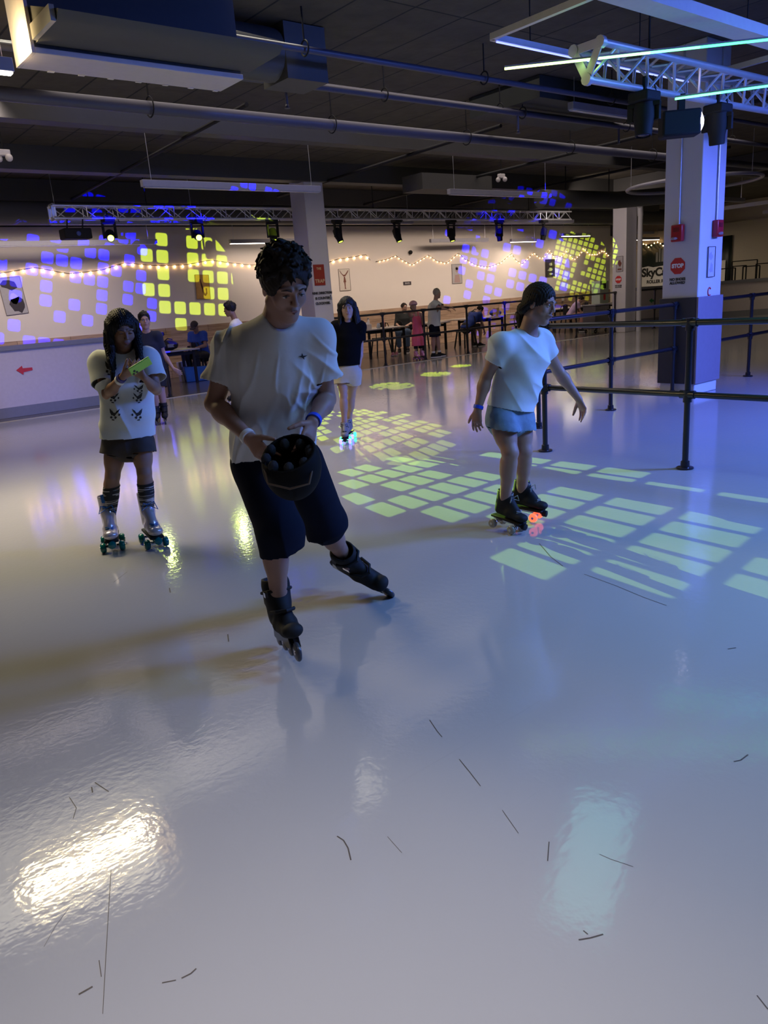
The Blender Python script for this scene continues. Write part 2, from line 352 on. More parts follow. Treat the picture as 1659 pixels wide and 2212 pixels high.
# far half wall
HW = [(22.7, 15.0), (25.7, 13.42), (27.05, 12.25), (30.9, 7.5)]
def along(lo, hi, wd):
    q = MB()
    for a, b in zip(HW[:-1], HW[1:]): q.bar((*a, (lo+hi)/2), (*b, (lo+hi)/2), wd, hi-lo)
    return q
struct('wall_half_far', along(0, 1.1, .2), mat('half_wall_pale', (.50, .44, .44), .6))
struct('trim_5', along(1.1, 1.2, .28), M_grey)
struct('baseboard_far', along(.001, .2, .24), M_grey)
def PH(x, y, off=0.0):
    a, b = Vector((*HW[0], 0)), Vector((*HW[1], 0)); n = (b-a).cross(HU).normalized(); n = n if n.dot(a) < 0 else -n
    p = a+n*(.1+off); d = ray(x, y); return CAMP+d*((p-CAMP).dot(n)/d.dot(n))
hn_ = (Vector((*HW[1], 0))-Vector((*HW[0], 0))).cross(HU).normalized(); hn_ = hn_ if hn_.dot(Vector((*HW[0], 0))) < 0 else -hn_
gr = MB().prism([PH(x, y, .001) for x, y in ((1402, 649.5), (1408.5, 644), (1408.5, 647), (1414.5, 647.5), (1414.5, 651.5), (1408.5, 651.5), (1408.5, 655))], hn_*.006)
gr.build('arrow_decal', mat('green_vinyl', (.01, .2, .07), .5), None, 'small green arrow on the far half wall, pointing left', 'arrow sign', smooth=False)

# ------------------------------------------------------------ columns
def column(x0, x1, y0, y1, label, pad=False):
    t = empty('column', ((x0+x1)/2, (y0+y1)/2, 0), label, 'column')
    MB().box((x0, y0, 0), (x1, y1, ZC)).build('shaft', M_col, t, bevel=.012)
    if pad:
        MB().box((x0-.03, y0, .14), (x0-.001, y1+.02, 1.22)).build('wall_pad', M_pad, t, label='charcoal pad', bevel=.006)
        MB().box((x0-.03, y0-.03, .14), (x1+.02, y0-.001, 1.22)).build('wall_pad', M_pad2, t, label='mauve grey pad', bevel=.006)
    return t
CX0, CX1, CY0, CY1 = 9.27, 9.83, 5.11, 5.6
column(CX0, CX1, CY0, CY1, 'thick square column with padded lower half standing at the right behind the black rail', True)
c1 = column(9.0, 9.46, 13.12, 13.62, 'square column behind the boy in the white shirt, with rink direction lettering')
c3 = column(19.93, 20.45, 13.2, 13.65, 'pale column at the far end of the concourse rail')
c4 = None
pp = MB().tube([(20.46, 13.10, 0), (20.46, 13.10, 3.25)], .07, 14).tube([(20.46, 13.10, 3.2), (20.4, 13.08, 3.45), (20.1, 13.0, 3.58), (19.4, 12.6, 3.6)], .08, 12)
pp.build('drain_pipe', M_col, None, 'pale vertical pipe running down beside the far column', 'pipe')
# fire alarm boxes + conduits on right column
def alarm(face, label):
    if face == 'x': c = Vector((CX0, 5.385, 2.0)); n = Vector((-1, 0, 0)); s = Vector((0, -1, 0))
    else: c = Vector((9.62, CY0, 2.02)); n = Vector((0, -1, 0)); s = Vector((1, 0, 0))
    t = empty('fire_alarm_strobe', c, label, 'fire alarm')
    fm = frame_m(c, s, HU)
    MB().box((-.075, -.1, .002), (.075, .1, .075), fm).build('housing', M_red, t, bevel=.012)
    MB().sphere(fm @ Vector((-.02, -.062, .09)), .026, 12, (1.8, .8, .8), fm).build('strobe_lens', M_glass, t)
    MB().cbox((0, .04, .078), .08, .05, .004, fm).build('horn_grille', mat('dark_red', (.2, .005, .01), .4), t)
    MB().tube([c+n*.015+HU*.1, c+n*.015+HU*(ZC-c.z-.01)], .011, 8).build('conduit', M_alu, None, 'thin metal conduit running up the '+('left' if face == 'x' else 'right')+' face of the right-hand column', 'conduit')
alarm('x', 'red fire alarm strobe on the shaded left face of the big column')
alarm('y', 'red fire alarm strobe on the blue-lit right face of the big column')
# stop sign decal
def stop_sign(c, s, n, r, label):
    fm = frame_m(c, s, HU)
    t = empty('stop_sign', c, label, 'sign')
    MB().prism([fm @ Vector((r*math.cos(PI/8+i*PI/4), r*math.sin(PI/8+i*PI/4), .002)) for i in range(8)], n*.003).build('octagon', M_redp, t, smooth=False)
    text_mesh('lettering', 'STOP', r*.62, fm @ Matrix.Translation((0, 0, .007)), mat('white_ink', (.8, .78, .75), .6), t, .004)
    text_mesh('lettering', 'NO SHOES\nALLOWED', r*.42, fm @ Matrix.Translation((0, -r*1.75, .004)), mat('black_ink', (.02, .02, .02), .6), t, .002)
stop_sign(Vector((CX0-.001, 5.39, 1.61)), Vector((0, -1, 0)), Vector((-1, 0, 0)), .105, 'red stop sign sticker with small black text on the left face of the big column')
stop_sign(Vector((19.929, 13.44, 1.50)), Vector((0, -1, 0)), Vector((-1, 0, 0)), .11, 'small red stop sticker on the far pale column')
# sheets on the column
def poster(cx, z, y, wd, ht, base, label, art, name='poster', cat='poster', n=Vector((0, -1, 0)), s=Vector((1, 0, 0)), tilt=0.0, group=None):
    c = Vector((cx, y, z)); s2 = s*math.cos(tilt)+HU*math.sin(tilt); u2 = HU*math.cos(tilt)-s*math.sin(tilt)
    fm = frame_m(c, s2, u2); t = empty(name, c, label, cat, group)
    MB().box((-wd/2, -ht/2, .002), (wd/2, ht/2, .012), fm).build('panel', base, t, smooth=False)
    bd = MB(); e = .006
    for a, b in (((-wd/2, -ht/2), (wd/2, -ht/2)), ((wd/2, -ht/2), (wd/2, ht/2)), ((wd/2, ht/2), (-wd/2, ht/2)), ((-wd/2, ht/2), (-wd/2, -ht/2))):
        bd.bar(fm @ Vector((*a, .014)), fm @ Vector((*b, .014)), e*1.5, e)
    bd.build('rim', mat('poster_rim', (.1, .07, .06), .5), t)
    for shape, m in art:
        q = MB()
        for poly in shape: q.prism([fm @ Vector((x*wd, yy*ht, .0125)) for x, yy in poly], fm.to_3x3() @ Vector((0, 0, .001)))
        q.build('artwork', m, t, smooth=False)
    return t
def blob(cx, cy, rx, ry, n=10, j=0.25, seed=1):
    r = random.Random(seed); return [(cx+rx*math.cos(2*PI*i/n)*(1+r.uniform(-j, j)), cy+ry*math.sin(2*PI*i/n)*(1+r.uniform(-j, j))) for i in range(n)]
P_cream = mat('poster_cream', (.62, .56, .48), .5); P_brown = mat('poster_brown', (.16, .05, .03), .6); P_dark = mat('poster_dark', (.04, .03, .035), .6)
P_amber = mat('poster_amber', (.50, .27, .07), .5, var=.3, scale=6); P_grey = mat('poster_grey', (.42, .40, .40), .5); P_red = mat('poster_red', (.33, .035, .015), .5)
dancer = [blob(0, .2, .05, .05, 8, .1), [(-.05, .14), (.05, .14), (.1, -.02), (.13, -.12), (0, -.1), (-.13, -.12), (-.08, .0)], [(-.05, .14), (-.3, .3), (-.42, .44), (-.38, .44), (-.22, .3), (-.02, .2)],
          [(.05, .14), (.3, .3), (.42, .42), (.37, .43), (.2, .32), (.02, .2)], [(-.06, -.1), (.06, -.1), (.04, -.34), (.09, -.46), (-.01, -.4), (-.05, -.46), (-.03, -.34)]]
poster(13.07, 2.035, WY-.001, .37, .57, P_cream, 'cream poster of a figure with both arms raised on the back wall', [(dancer, P_brown)])
poster(8.8, 2.05, WY-.001, .36, .56, P_amber, 'amber poster of a saxophone hanging crooked on the back wall', [([[(-.2, .3), (-.12, .34), (.02, .0), (.08, -.22), (.16, -.28), (.22, -.2), (.2, -.05), (.3, -.05), (.3, -.28), (.17, -.38), (.02, -.33), (-.06, -.1)]], P_brown), ([blob(-.05, .0, .05, .2, 8)], mat('poster_gold', (.6, .35, .1), .4))], tilt=-.05)
poster(4.5, 2.08, WY-.001, .44, .74, P_grey, 'black and white portrait poster on the back wall at far left above the half wall', [([blob(-.05, .3, .36, .13, 9, .3, 4), blob(.1, -.26, .3, .2, 11, .3, 5)], P_dark), ([blob(.02, -.08, .2, .15, 9, .2, 6)], P_cream)], tilt=.06)
poster(17.4, 2.03, WY-.001, .42, .57, P_grey, 'grey portrait poster on the back wall among blue light squares', [([blob(0, .2, .14, .14, 10, .1, 8), [(-.3, -.45), (-.2, -.05), (.2, -.05), (.32, -.45)]], mat('poster_rose', (.4, .27, .25), .6)), ([blob(0, .28, .16, .09, 8, .1, 9)], mat('poster_taupe', (.25, .18, .17), .6))])
poster(21.9, 2.05, WY-.001, .5, .57, P_dark, 'dark poster with pale shapes above the head of the woman skater', [([blob(.05, .22, .2, .1, 7, .3, 3), blob(0, -.1, .25, .1, 7, .3, 5), blob(.1, -.34, .2, .05, 7, .3, 6)], P_grey)])
def lettered(c, s, n, wd, ht, base, lines, label, ink, size, name='sign'):
    fm = frame_m(c, s, HU); t = empty(name, c, label, 'sign')
    if base: MB().box((-wd/2, -ht/2, .001), (wd/2, ht/2, .008), fm).build('panel', base, t, smooth=False)
    for tx, yy, k in lines: text_mesh('lettering', tx, size*k, fm @ Matrix.Translation((0, yy, .0085)), ink, t, .003, 1.0)
    return t
SX = Vector((1, 0, 0)); NY = Vector((0, -1, 0)); SY = Vector((0, -1, 0)); NX = Vector((-1, 0, 0))
lettered(Vector((9.18, 13.119, 2.02)), SX, NY, .26, .40, P_red, [('THE', .12, .8), ('TRAP', -.12, 1.3)], 'red tin sign with cream lettering TRAP on the column behind the boy', mat('cream_ink', (.6, .42, .22), .6), .075)
lettered(Vector((9.21, 13.119, 1.57)), SX, NY, 0, 0, None, [('RINK DIRECTION', .1, 1), ('IS COUNTER', 0, 1), ('CLOCKWISE.', -.1, 1)], 'black lettering about the rink direction on the column behind the boy', MATS['black_ink'], .062, 'wall_lettering')
sk = MB(); f0 = frame_m(Vector((9.41, 13.118, 1.57)), SX, HU)
for a, b in (((0, .03), (0, -.01)), ((0, .02), (.03, .0)), ((0, .02), (-.03, .01)), ((0, -.01), (.03, -.04)), ((0, -.01), (-.02, -.045))): sk.bar(f0 @ Vector((*a, .003)), f0 @ Vector((*b, .003)), .008, .004)
sk.sphere(f0 @ Vector((0, .042, .003)), .011, 8).build('skater_symbol', MATS['black_ink'], None, 'small black skater symbol beside the rink direction lettering', 'sign')
lettered(Vector((15.35, WY-.001, 1.84)), SX, NY, .30, .1, P_dark, [('SKATE', 0, 1)], 'tiny dark plaque alone on the back wall left of the elderly man', P_grey, .06, 'wall_plaque')
poster(9.54, 1.63, CY0-.001, .17, .36, mat('white_sheet', (.6, .58, .62), .35), 'crinkled white sheet taped on the blue-lit face of the big column', [([blob(-.1, .2, .25, .12, 9, .3, 2), blob(.05, -.2, .22, .18, 9, .4, 3)], P_grey)], 'paper_sheet', 'notice')
rs = MB(); f1 = frame_m(Vector((9.54, CY0-.003, 1.27)), SX, HU)
rs.tube([f1 @ Vector((.035*math.cos(a), .05*math.sin(a), 0)) for a in [i*PI/8+.7 for i in range(13)]], .009, 6).build('letter_decal', M_redp, None, 'red letter C sticker low on the blue-lit face of the big column', 'sticker')
poster(19.9285, 1.93, 13.40, .22, .42, P_grey, 'small grey notice high on the far pale column', [([blob(0, .05, .25, .2, 9, .3, 2), [(-.3, -.4), (-.3, -.3), (.3, -.3), (.3, -.4)]], P_brown)], 'poster', 'poster', NX, SY)
for o in list(C.objects):
    pass
# banner
bn = empty('banner', (30.95, 19.4, 1.9), 'black vinyl rink banner with white lettering hanging on the far wall', 'banner')
bm_ = MB(); n = 26; y0, y1 = 19.9, 15.7
for i in range(n+1):
    yy = y0+(y1-y0)*i/n; dx = .03*math.sin(i*1.7)+.02*math.sin(i*.6)
    bm_.v += [(30.93+dx, yy, .98), (30.93+dx*1.4, yy, 1.9), (30.93+dx*.3, yy, 2.86)]
bm_.f = [(i*3+j, i*3+3+j, i*3+4+j, i*3+1+j) for i in range(n) for j in (0, 1)]
bo = bm_.build('cloth', mat('banner_black', (.012, .022, .02), .45), bn); so = bo.modifiers.new('s', 'SOLIDIFY'); so.thickness = .006
def bt(s, size, y, z, m, b): text_mesh('lettering', s, size, frame_m(Vector((30.86, y, z)), SY, HU), m, bn, b)
wi = MATS['white_ink']
MB().prism([(30.875, y, z) for y, z in ((19.72, 1.12), (19.72, 1.52), (19.66, 1.60), (19.66, 1.92), (19.35, 1.96), (19.1, 1.90), (18.6, 1.94), (15.9, 1.94), (15.9, 1.12))], (-.006, 0, 0)).build('white_field', wi, bn, smooth=False)
bt('SkyCa', .47, 19.05, 1.68, MATS['black_ink'], .02); bt('ROLLER RINK &', .185, 18.75, 1.30, MATS['black_ink'], .008)
cs = MB()
for yy, ww, zz in ((18.93, .10, 2.5), (18.8, .08, 2.66), (18.66, .12, 2.6), (18.5, .1, 2.74), (18.36, .1, 2.6)): cs.box((30.86, yy-ww/2, 2.1), (30.866, yy+ww/2, zz))
cs.build('skyline_motif', mat('banner_grey', (.3, .3, .28), .6), bn, smooth=False)
# stacked barricade frames behind the far half wall
def rack(x, y, wd, h, label):
    xx = y; y = PX(x, 600, xx).y; x = xx; t = MB()
    for a, b in (((0, 0), (0, h)), ((wd, 0), (wd, h)), ((0, h), (wd, h)), ((0, h*.55), (wd, h*.55)), ((0, .15), (wd, .15))):
        t.bar((x, y-a[0], a[1]), (x, y-b[0], b[1]), .035, .035)
    for k in (0, wd): t.bar((x-.2, y-k, .02), (x+.2, y-k, .02), .035, .035)
    t.build('barrier_frame', M_blackm, None, label, 'barrier', 'black barrier frames stacked behind the far half wall')
for i, (x, y, wd, h) in enumerate(((1552, 28.2, .62, 1.60), (1582, 28.8, .5, 1.66), (1604, 28.2, .6, 1.62), (1632, 28.8, .8, 1.68), (1580, 29.5, .95, 1.84))):
    rack(x, y, wd, h, 'black metal barrier frame behind the far half wall, '+['nearest the big column', 'second to the right of the column', 'third to the right of the column', 'at the photo edge', 'raised above the others'][i])
MB().box((29.6, 10.5, 0), (30.3, 12.9, 1.66)).build('storage_cabinet', M_blackm, None, 'black storage cabinet behind the far half wall at the photo edge', 'cabinet', bevel=.02)

# ------------------------------------------------------------ railings
def railing(label, runs, posts, h=1.146, r=.024, ends=()):
    t = empty('railing', (*posts[0][:2], 0), label, 'railing')
    for zz, nm in ((h, 'top_rail'), (h*.52, 'middle_rail')):
        for rn in runs: MB().tube([(x, y, zz) for x, y in rn], r, 12).build(nm, M_black, t)
    for x, y in posts:
        p = MB().tube([(x, y, 0), (x, y, h)], r, 12)
        po = p.build('post', M_black, t)
        fl = MB().lathe([(.066, 0), (.066, .012), (.036, .016), (.034, .06), (.026, .065)], 16, Matrix.Translation((x, y, .001)))
        fl.build('floor_flange', M_black, po)
        for zz in (h, h*.52):
            ct = MB()
            ct.tube([(x, y, zz-.06), (x, y, zz+.033)], .034, 12)
            for rn in runs:
                for a, b in zip(rn[:-1], rn[1:]):
                    a2, b2, q = Vector((*a, zz)), Vector((*b, zz)), Vector((x, y, zz)); d = (b2-a2)
                    tt = (q-a2).dot(d)/d.length_squared
                    if -.02 < tt < 1.02 and (a2+d*tt-q).length < .04:
                        d.normalize(); ct.tube([q-d*.06, q+d*.06], .033, 12)
            ct.build('pipe_fitting', M_black, po)
    return t
railing('near black pipe railing at the right with a chamfered corner, closest to the camera', [[(6.5, 5.37), (5.57, 4.53), (5.6, 3.14), (5.6, -2.0)]], [(5.57, 4.53), (5.6, 3.14), (5.6, 1.0), (5.6, -1.2)])
railing('black pipe railing running from behind the woman to the padded face of the big column', [[(6.5, 5.37), (7.83, 5.37), (9.2, 5.37)]], [(6.5, 5.37), (7.83, 5.37), (9.19, 5.37)])
railing('black pipe railing continuing beyond the right side of the big column', [[(9.9, 5.36), (18.0, 5.36)]], [(11.22, 5.36), (12.9, 5.36), (14.6, 5.36), (16.3, 5.36)])
railing('long black pipe railing along the edge of the seating area', [[(9.50, 13.52), (19.90, 13.52)]], [(11.07, 13.52), (12.3, 13.52), (13.72, 13.52), (15.1, 13.52), (16.5, 13.52), (18.05, 13.52), (19.88, 13.52)])
railing('short black railing at the end of the left half wall', [[(5.58, 14.1), (5.8, 13.9), (5.87, 13.55)]], [(5.87, 13.55), (5.66, 14.05)])
railing('short black gate railing right of the far pale column', [[(20.75, 13.3), (21.6, 13.0)]], [(21.3, 13.1), (21.6, 13.0)])

# ------------------------------------------------------------ ceiling services
def pipe_run(label, x0, x1, y, z, r, m=None, hang=2.4, off=0.0):
    t = empty('ceiling_pipe', ((x0+x1)/2, y, z), label, 'pipe')
    MB().tube([(x0, y, z), (x1, y+off, z)], r, 14).build('pipe', m or M_pipe, t)
    x = x0+1.1
    while x < x1:
        yy = y+off*(x-x0)/(x1-x0)
        h = MB().tube([(x, yy, z+r+.05), (x, yy, ZC)], .008, 6)
        h.tube([(x, yy+(r+.03)*math.cos(a), z+.01+(r+.035)*math.sin(a)) for a in [i*PI/8 for i in range(16)]], .008, 5, closed=True)
        h.build('hanger', M_blackm, t); x += hang
p_big = PZ(0, 202, 3.62).y
pipe_run('large blue-grey sprinkler main crossing the whole ceiling', -2, 30, p_big, 3.62, .066)
pipe_run('thin dark pipe beside the large sprinkler main', -2, 18, p_big-1.05, 3.72, .035)
pipe_run('thin dark pipe doubled next to the large sprinkler main', -2, 16, p_big-.92, 3.78, .025, hang=3.1)
MB().box((-4, 10.3, 3.84), (26, 10.55, ZC-.001)).build('ceiling_beam', M_duct, None, 'dark steel beam across the ceiling behind the sprinkler main', 'beam')
MB().box((-4, 13.0, 3.75), (26, 13.3, ZC-.001)).build('ceiling_beam', M_duct, None, 'dark steel beam across the ceiling above the far truss', 'beam')
pz = PZ(830, 135, 3.75).y
pipe_run('thin blue pipe crossing above the near truss', 3.5, 14, pz, 3.75, .03)
for i, (x, y0_, y1_, lab) in enumerate(((5.2, 8.6, 16, 'left'), (9.3, 8.3, 15, 'middle'), (12.4, 7.0, 16.5, 'right of the middle'), (15.5, 8, 17, 'far right'))):
    MB().tube([(x, y0_, 3.8), (x+.3, y1_, 3.75)], .028, 8).build('branch_pipe', M_blackm, None, 'thin black branch pipe running across the ceiling, '+lab, 'pipe')
# sprinkler heads
sp0 = MB().tube([(0, 0, 0), (0, 0, -.2)], .016, 8).lathe([(.012, 0), (.02, -.02), (.008, -.035), (.03, -.04), (.03, -.044)], 10, Matrix.Translation((0, 0, -.2)))
for i, (x, y, lab) in enumerate(((4.95, p_big-1.05, 'left'), (8.6, p_big-1.05, 'middle'), (10.9, p_big-1.05, 'right, next to the column'))):
    o = sp0.build('sprinkler_head', M_pipe, None, 'sprinkler head dropping from the thin pipe, '+lab, 'sprinkler'); o.location = (x, y, 3.72)

def hvac():
    t = empty('air_unit', (2.95, 6.5, 3.4), 'boxy white-bottomed air unit hanging at top left beside the glowing panel', 'air conditioner')
    wh = mat('unit_white', (.5, .46, .48), .5)
    MB().box((2.12, 6.37, 3.40), (3.85, 6.79, 3.44)).build('base_tray', wh, t, bevel=.005)
    MB().box((2.13, 6.39, 3.44), (3.84, 6.77, ZC-.02)).build('casing', M_duct, t)
    MB().box((2.095, 6.37, 3.40), (2.12, 6.79, ZC-.02)).build('end_panel', wh, t, label='glowing white end panel')
    MB().prism([(2.13, 6.36, 3.46), (2.13, 5.86, 3.47), (2.13, 5.80, 3.52), (2.13, 6.36, 3.7)], (1.78, 0, 0)).build('hood', M_duct, t)
    MB().box((2.09, 5.86, 3.46), (2.125, 6.30, 3.56)).build('end_cap', mat('end_cap_grey', (.35, .33, .3), .5), t)
    sc = MB()
    for i in range(7): sc.cbox((2.35+i*.24, 6.78, 3.405), .05, .03, .02)
    sc.build('clip', M_white, t)
hvac()
MB().tube([(2.3, 7.03, 3.84), (3.3, 7.03, 3.84), (3.9, 7.03, 3.84), (4.6, 7.03, 3.84)], .235, 20).build('air_duct', M_duct, None, 'fat dark round duct above the air unit', 'duct')
MB().box((4.62, 6.82, 3.60), (5.1, 7.27, ZC-.01)).build('air_duct', M_duct, None, 'dark square duct drop right of the round duct', 'duct')
MB().box((8.6, 7.0, 3.83), (11.0, 8.25, ZC-.01)).build('air_duct', mat('black_duct', (.02, .025, .022), .6), None, 'black rectangular duct box above the near truss', 'duct')
md = MB(); md.tube([(-3, 16.3, 3.58), (30, 16.3, 3.58)], .26, 20).build('air_duct', M_duct, None, 'long dark round duct over the seating area', 'duct')
MB().box((-4, 15.9, 3.72), (26, 16.05, ZC-.01)).build('ceiling_beam', M_duct, None, 'dark beam beside the long round duct', 'beam')
MB().box((19.0, 8, 3.7), (19.3, 20, ZC-.01)).build('ceiling_beam', M_duct, None, 'dark beam running above the far pale column', 'beam')
MB().tube([(14.6, 11.9, 3.38), (17.5, 11.9, 3.4), (18.6, 11.5, 3.45), (19.3, 10.9, 3.45)], .2, 18).build('air_duct', mat('duct_wrap', (.09, .09, .085), .5), None, 'dark round duct struck by yellow light near the ring lamp', 'duct')
for x in (15.5, 17.2): MB().tube([(x, 11.9, 3.58), (x, 11.9, ZC)], .012, 6).build('hanger', M_blackm, [o for o in C.objects if o.get('label', '').startswith('dark round duct struck')][0])
MB().box((11.0, 11.9, 3.5), (13.0, 12.5, 3.8)).build('air_duct', M_duct, None, 'dark metal box hanging behind the linear lamps', 'duct')

# dome camera + emergency twin lights
def twin(c, label, m=M_white):
    t = empty('emergency_light', c, label, 'emergency light')
    MB().cbox((c.x, c.y, c.z+.07), .16, .08, .08).build('base', m, t, bevel=.01)
    for s in (-1, 1): MB().sphere(c+HR*s*.07-HA*.02, .05, 12).build('lamp_head', m, t)
    MB().tube([c+HU*.1, Vector((c.x, c.y, ZC))], .008, 6).build('stem', M_blackm, t)
twin(PY(1083, 388, 11.6), 'white twin-head emergency light hanging in front of the dark ceiling')
twin(PY(10, 342, 12.0), 'white twin-head emergency light at the left photo edge')
MB().sphere(PY(887, 545, WY-.06), .06, 12).build('security_camera', M_blackm, None, 'small black dome camera on the back wall above the elderly man', 'camera')

# linear pendant fixtures
def fixture(c, length, label, lit=False, axis=SX, hz=.09, group=None):
    c = Vector(c); t = empty('linear_light', c, label, 'ceiling light', group)
    MB().bar(c-axis*length/2, c+axis*length/2, .09, hz).build('housing', M_fix, t, bevel=.004)
    df = MB().bar(c-axis*length/2*.98-HU*(hz/2+.006), c+axis*length/2*.98-HU*(hz/2+.006), .07, .014)
    df.build('diffuser', M_tube if lit else mat('unlit_diffuser', (.42, .41, .44), .4), t)
    for s in (-.9, .9): MB().tube([c+axis*length*.5*s+HU*hz/2, c+axis*length*.5*s+HU*(ZC-c.z)], .004, 6).build('suspension_wire', M_alu, t)
    return t
fixture((6.39, 11.1, 3.3), 3.08, 'unlit linear lamp splashed with blue light, on two wires over the far truss')
fixture((12.2, 10.9, 3.3), 2.95, 'unlit linear lamp right of the middle of the ceiling')
fixture((6.27, 15.2, 3.26), 3.0, 'unlit linear lamp directly behind the left end of the far truss')
fixture((12.05, 15.1, 3.26), 3.0, 'unlit linear lamp behind the middle of the far truss')
fixture((17.95, 14.9, 3.26), 3.6, 'unlit linear lamp behind the right end of the far truss')
fixture((5.6, 16.6, 3.02), 3.6, 'dark linear lamp low in front of the back wall behind the box projector')
fixture((17.0, 16.9, 2.96), 2.4, 'unlit linear lamp low in front of the middle of the back wall')
fixture((10.5, 16.9, 3.02), 2.3, 'lit white linear lamp behind the head of the boy in the white shirt', True)
fixture((19.85, 16.9, 2.92), 1.2, 'lit white linear lamp, the lower one near the yellow light pattern', True)
fixture((22.3, 16.7, 3.05), 1.5, 'lit white linear lamp, the higher one near the yellow light pattern', True)
fixture((28.0, 17.6, 2.95), 1.6, 'lit white linear lamp seen beyond the far pale column', True)
fixture((28.8, 18.4, 3.25), 1.8, 'unlit linear lamp beyond the far pale column')
fixture((19.9, 10.6, 3.3), 3.0, 'unlit linear lamp half hidden by the big column')
fixture((23.1, 11.5, 3.3), 1.9, 'unlit linear lamp right of the big column', axis=SY)
fixture((27.0, 11.2, 3.3), 3, 'unlit linear lamp at the far right edge of the photo', axis=SY)
fixture((1.37, 6.4, 3.3), 1.15, 'lit warm linear lamp at the left photo edge shining on the air unit', True)
fixture((9.9, 6.9, 3.75), 1.6, 'unlit linear lamp cut off by the top edge of the photo')
# square frame of slim light bars at top right
t = empty('light_frame', (6.3, 4.5, 3.55), 'large pale square frame light hanging at the top right', 'ceiling light')
z = 3.55; a = PZ(1062, 80, z); 
A0 = Vector((a.x, a.y, z)); L1 = 3.2; L2 = 1.1
MB().bar(A0, A0+Vector((L1, 0, 0)), .045, .05).build('side_bar', M_alu, t)
MB().bar(A0, A0+Vector((0, -L2, 0)), .045, .05).build('side_bar', M_alu, t)
MB().bar(A0+Vector((0, -L2-.06, 0)), A0+Vector((L1, -L2-.06, 0)), .2, .09).build('wide_bar', M_white, t)
MB().bar(A0+Vector((L1, 0, 0)), A0+Vector((L1, -L2, 0)), .045, .05).build('side_bar', M_alu, t)
MB().bar(A0+Vector((.06, -.0, -.03)), A0+Vector((L1-.06, 0, -.03)), .012, .008).build('light_strip', mat('blue_strip', (.3, .4, 1), emit=(.25, .3, 1), es=2.5), t)
for x, y in ((.5, 0), (2.2, 0), (.5, -L2), (2.2, -L2)): MB().tube([A0+Vector((x, y, .02)), A0+Vector((x, y, ZC-z))], .006, 6).build('suspension_wire', M_blackm, t)
# ring lamp
t = empty('ring_light', (19, 10.5, 3.45), 'large thin ring lamp hanging in front of the big column', 'ceiling light')
ra, rb = PZ(1355, 414, 3.3), PZ(1648, 380, 3.3); rc = (ra+rb)/2; rr_ = (ra-rb).length/2
MB().tube([rc+Vector((rr_*math.cos(a), rr_*math.sin(a), 0)) for a in [2*PI*i/64 for i in range(64)]], .035, 8, closed=True).build('ring', M_fix, t)
for k in range(3): MB().tube([rc+Vector((rr_*math.cos(k*2.1+.4), rr_*math.sin(k*2.1+.4), 0)), rc+Vector((rr_*math.cos(k*2.1+.4), rr_*math.sin(k*2.1+.4), ZC-rc.z))], .005, 6).build('suspension_wire', M_alu, t)
# green LED strips
def strip(p, q, cols, label):
    t = empty('led_strip', p, label, 'LED strip'); n = len(cols); p = Vector(p); q = Vector(q)
    MB().bar(p+HU*.016, q+HU*.016, .022, .014).build('channel', M_alu, t)
    for i, c in enumerate(cols):
        MB().bar(p.lerp(q, i/n), p.lerp(q, (i+1)/n), .016, .014).build('lit_segment', mat('led_%02d%02d%02d' % tuple(int(v*20) for v in c), c, emit=c, es=5), t)
sa = PZ(1090, 149, 3.3); sb = PZ(1659, 86, 3.3); sb = sa+(sb-sa)*1.5
strip(sa, sb, [(.75, 1, .25), (.5, 1, .25), (.3, 1, .3), (.12, 1, .3), (.06, 1, .25), (.05, 1, .25), (.05, 1, .3), (.05, 1, .35)], 'long glowing green LED strip crossing the top right corner')
sa = PZ(1458, 214, 3.02); sb = PZ(1659, 186, 3.02); sb = sa+(sb-sa)*2
strip(sa, sb, [(.1, 1, .3), (.08, 1, .45), (.08, 1, .6), (.08, .9, .7)], 'shorter glowing teal LED strip below the near truss')
MB().box((9.4, 2.0, 3.3), (9.45, 4.6, 3.34)).build('cable_tray', M_blackm, None, 'thin black tray above the near truss', 'tray')

# ------------------------------------------------------------ trusses
def truss(a, b, label, s=.25, n=12, end_plate=True, box=False, rr=.024):
    a = Vector(a); b = Vector(b); t = empty('lighting_truss', a, label, 'truss')
    d = (b-a).normalized(); side = d.cross(HU).normalized()
    offs = [side*s/2+HU*s*.5, -side*s/2+HU*s*.5, -HU*s*.42] if not box else [side*s/2+HU*s/2, -side*s/2+HU*s/2, -side*s/2-HU*s/2, side*s/2-HU*s/2]
    for o in offs: MB().tube([a+o, b+o], rr, 10).build('chord', M_alu, t)
    k = len(offs); pairs = [(i, (i+1) % k) for i in range(k)]
    for i, j in pairs:
        lac = MB(); L_ = (b-a).length
        for q in range(n):
            p0 = a+d*(L_*q/n); p1 = a+d*(L_*(q+.5)/n); p2 = a+d*(L_*(q+1)/n)
            lac.tube([p0+offs[i], p1+offs[j]], rr*.45, 6).tube([p1+offs[j], p2+offs[i]], rr*.45, 6)
            if box: lac.tube([p0+offs[i], p0+offs[j]], rr*.5, 6)
        lac.build('lacing', M_alu, t)
    if end_plate:
        ep = MB()
        for i, j in pairs: ep.bar(a+offs[i]-d*.02, a+offs[j]-d*.02, .012, .07)
        for o in offs: ep.tube([a+o-d*.035, a+o+d*.01], rr*1.6, 10)
        ep.build('end_plate', M_alu, t)
    for q in (.12, .5, .88):
        p = a.lerp(b, q)+HU*s*.5; MB().tube([p, Vector((p.x, p.y, ZC))], .01, 6).build('hanger', M_blackm, t)
    return t
truss((6.05, 4.4, 3.27), (13.5, 4.3, 3.27), 'near aluminium lighting truss at the top right carrying two black moving heads', .27, 17, rr=.031)
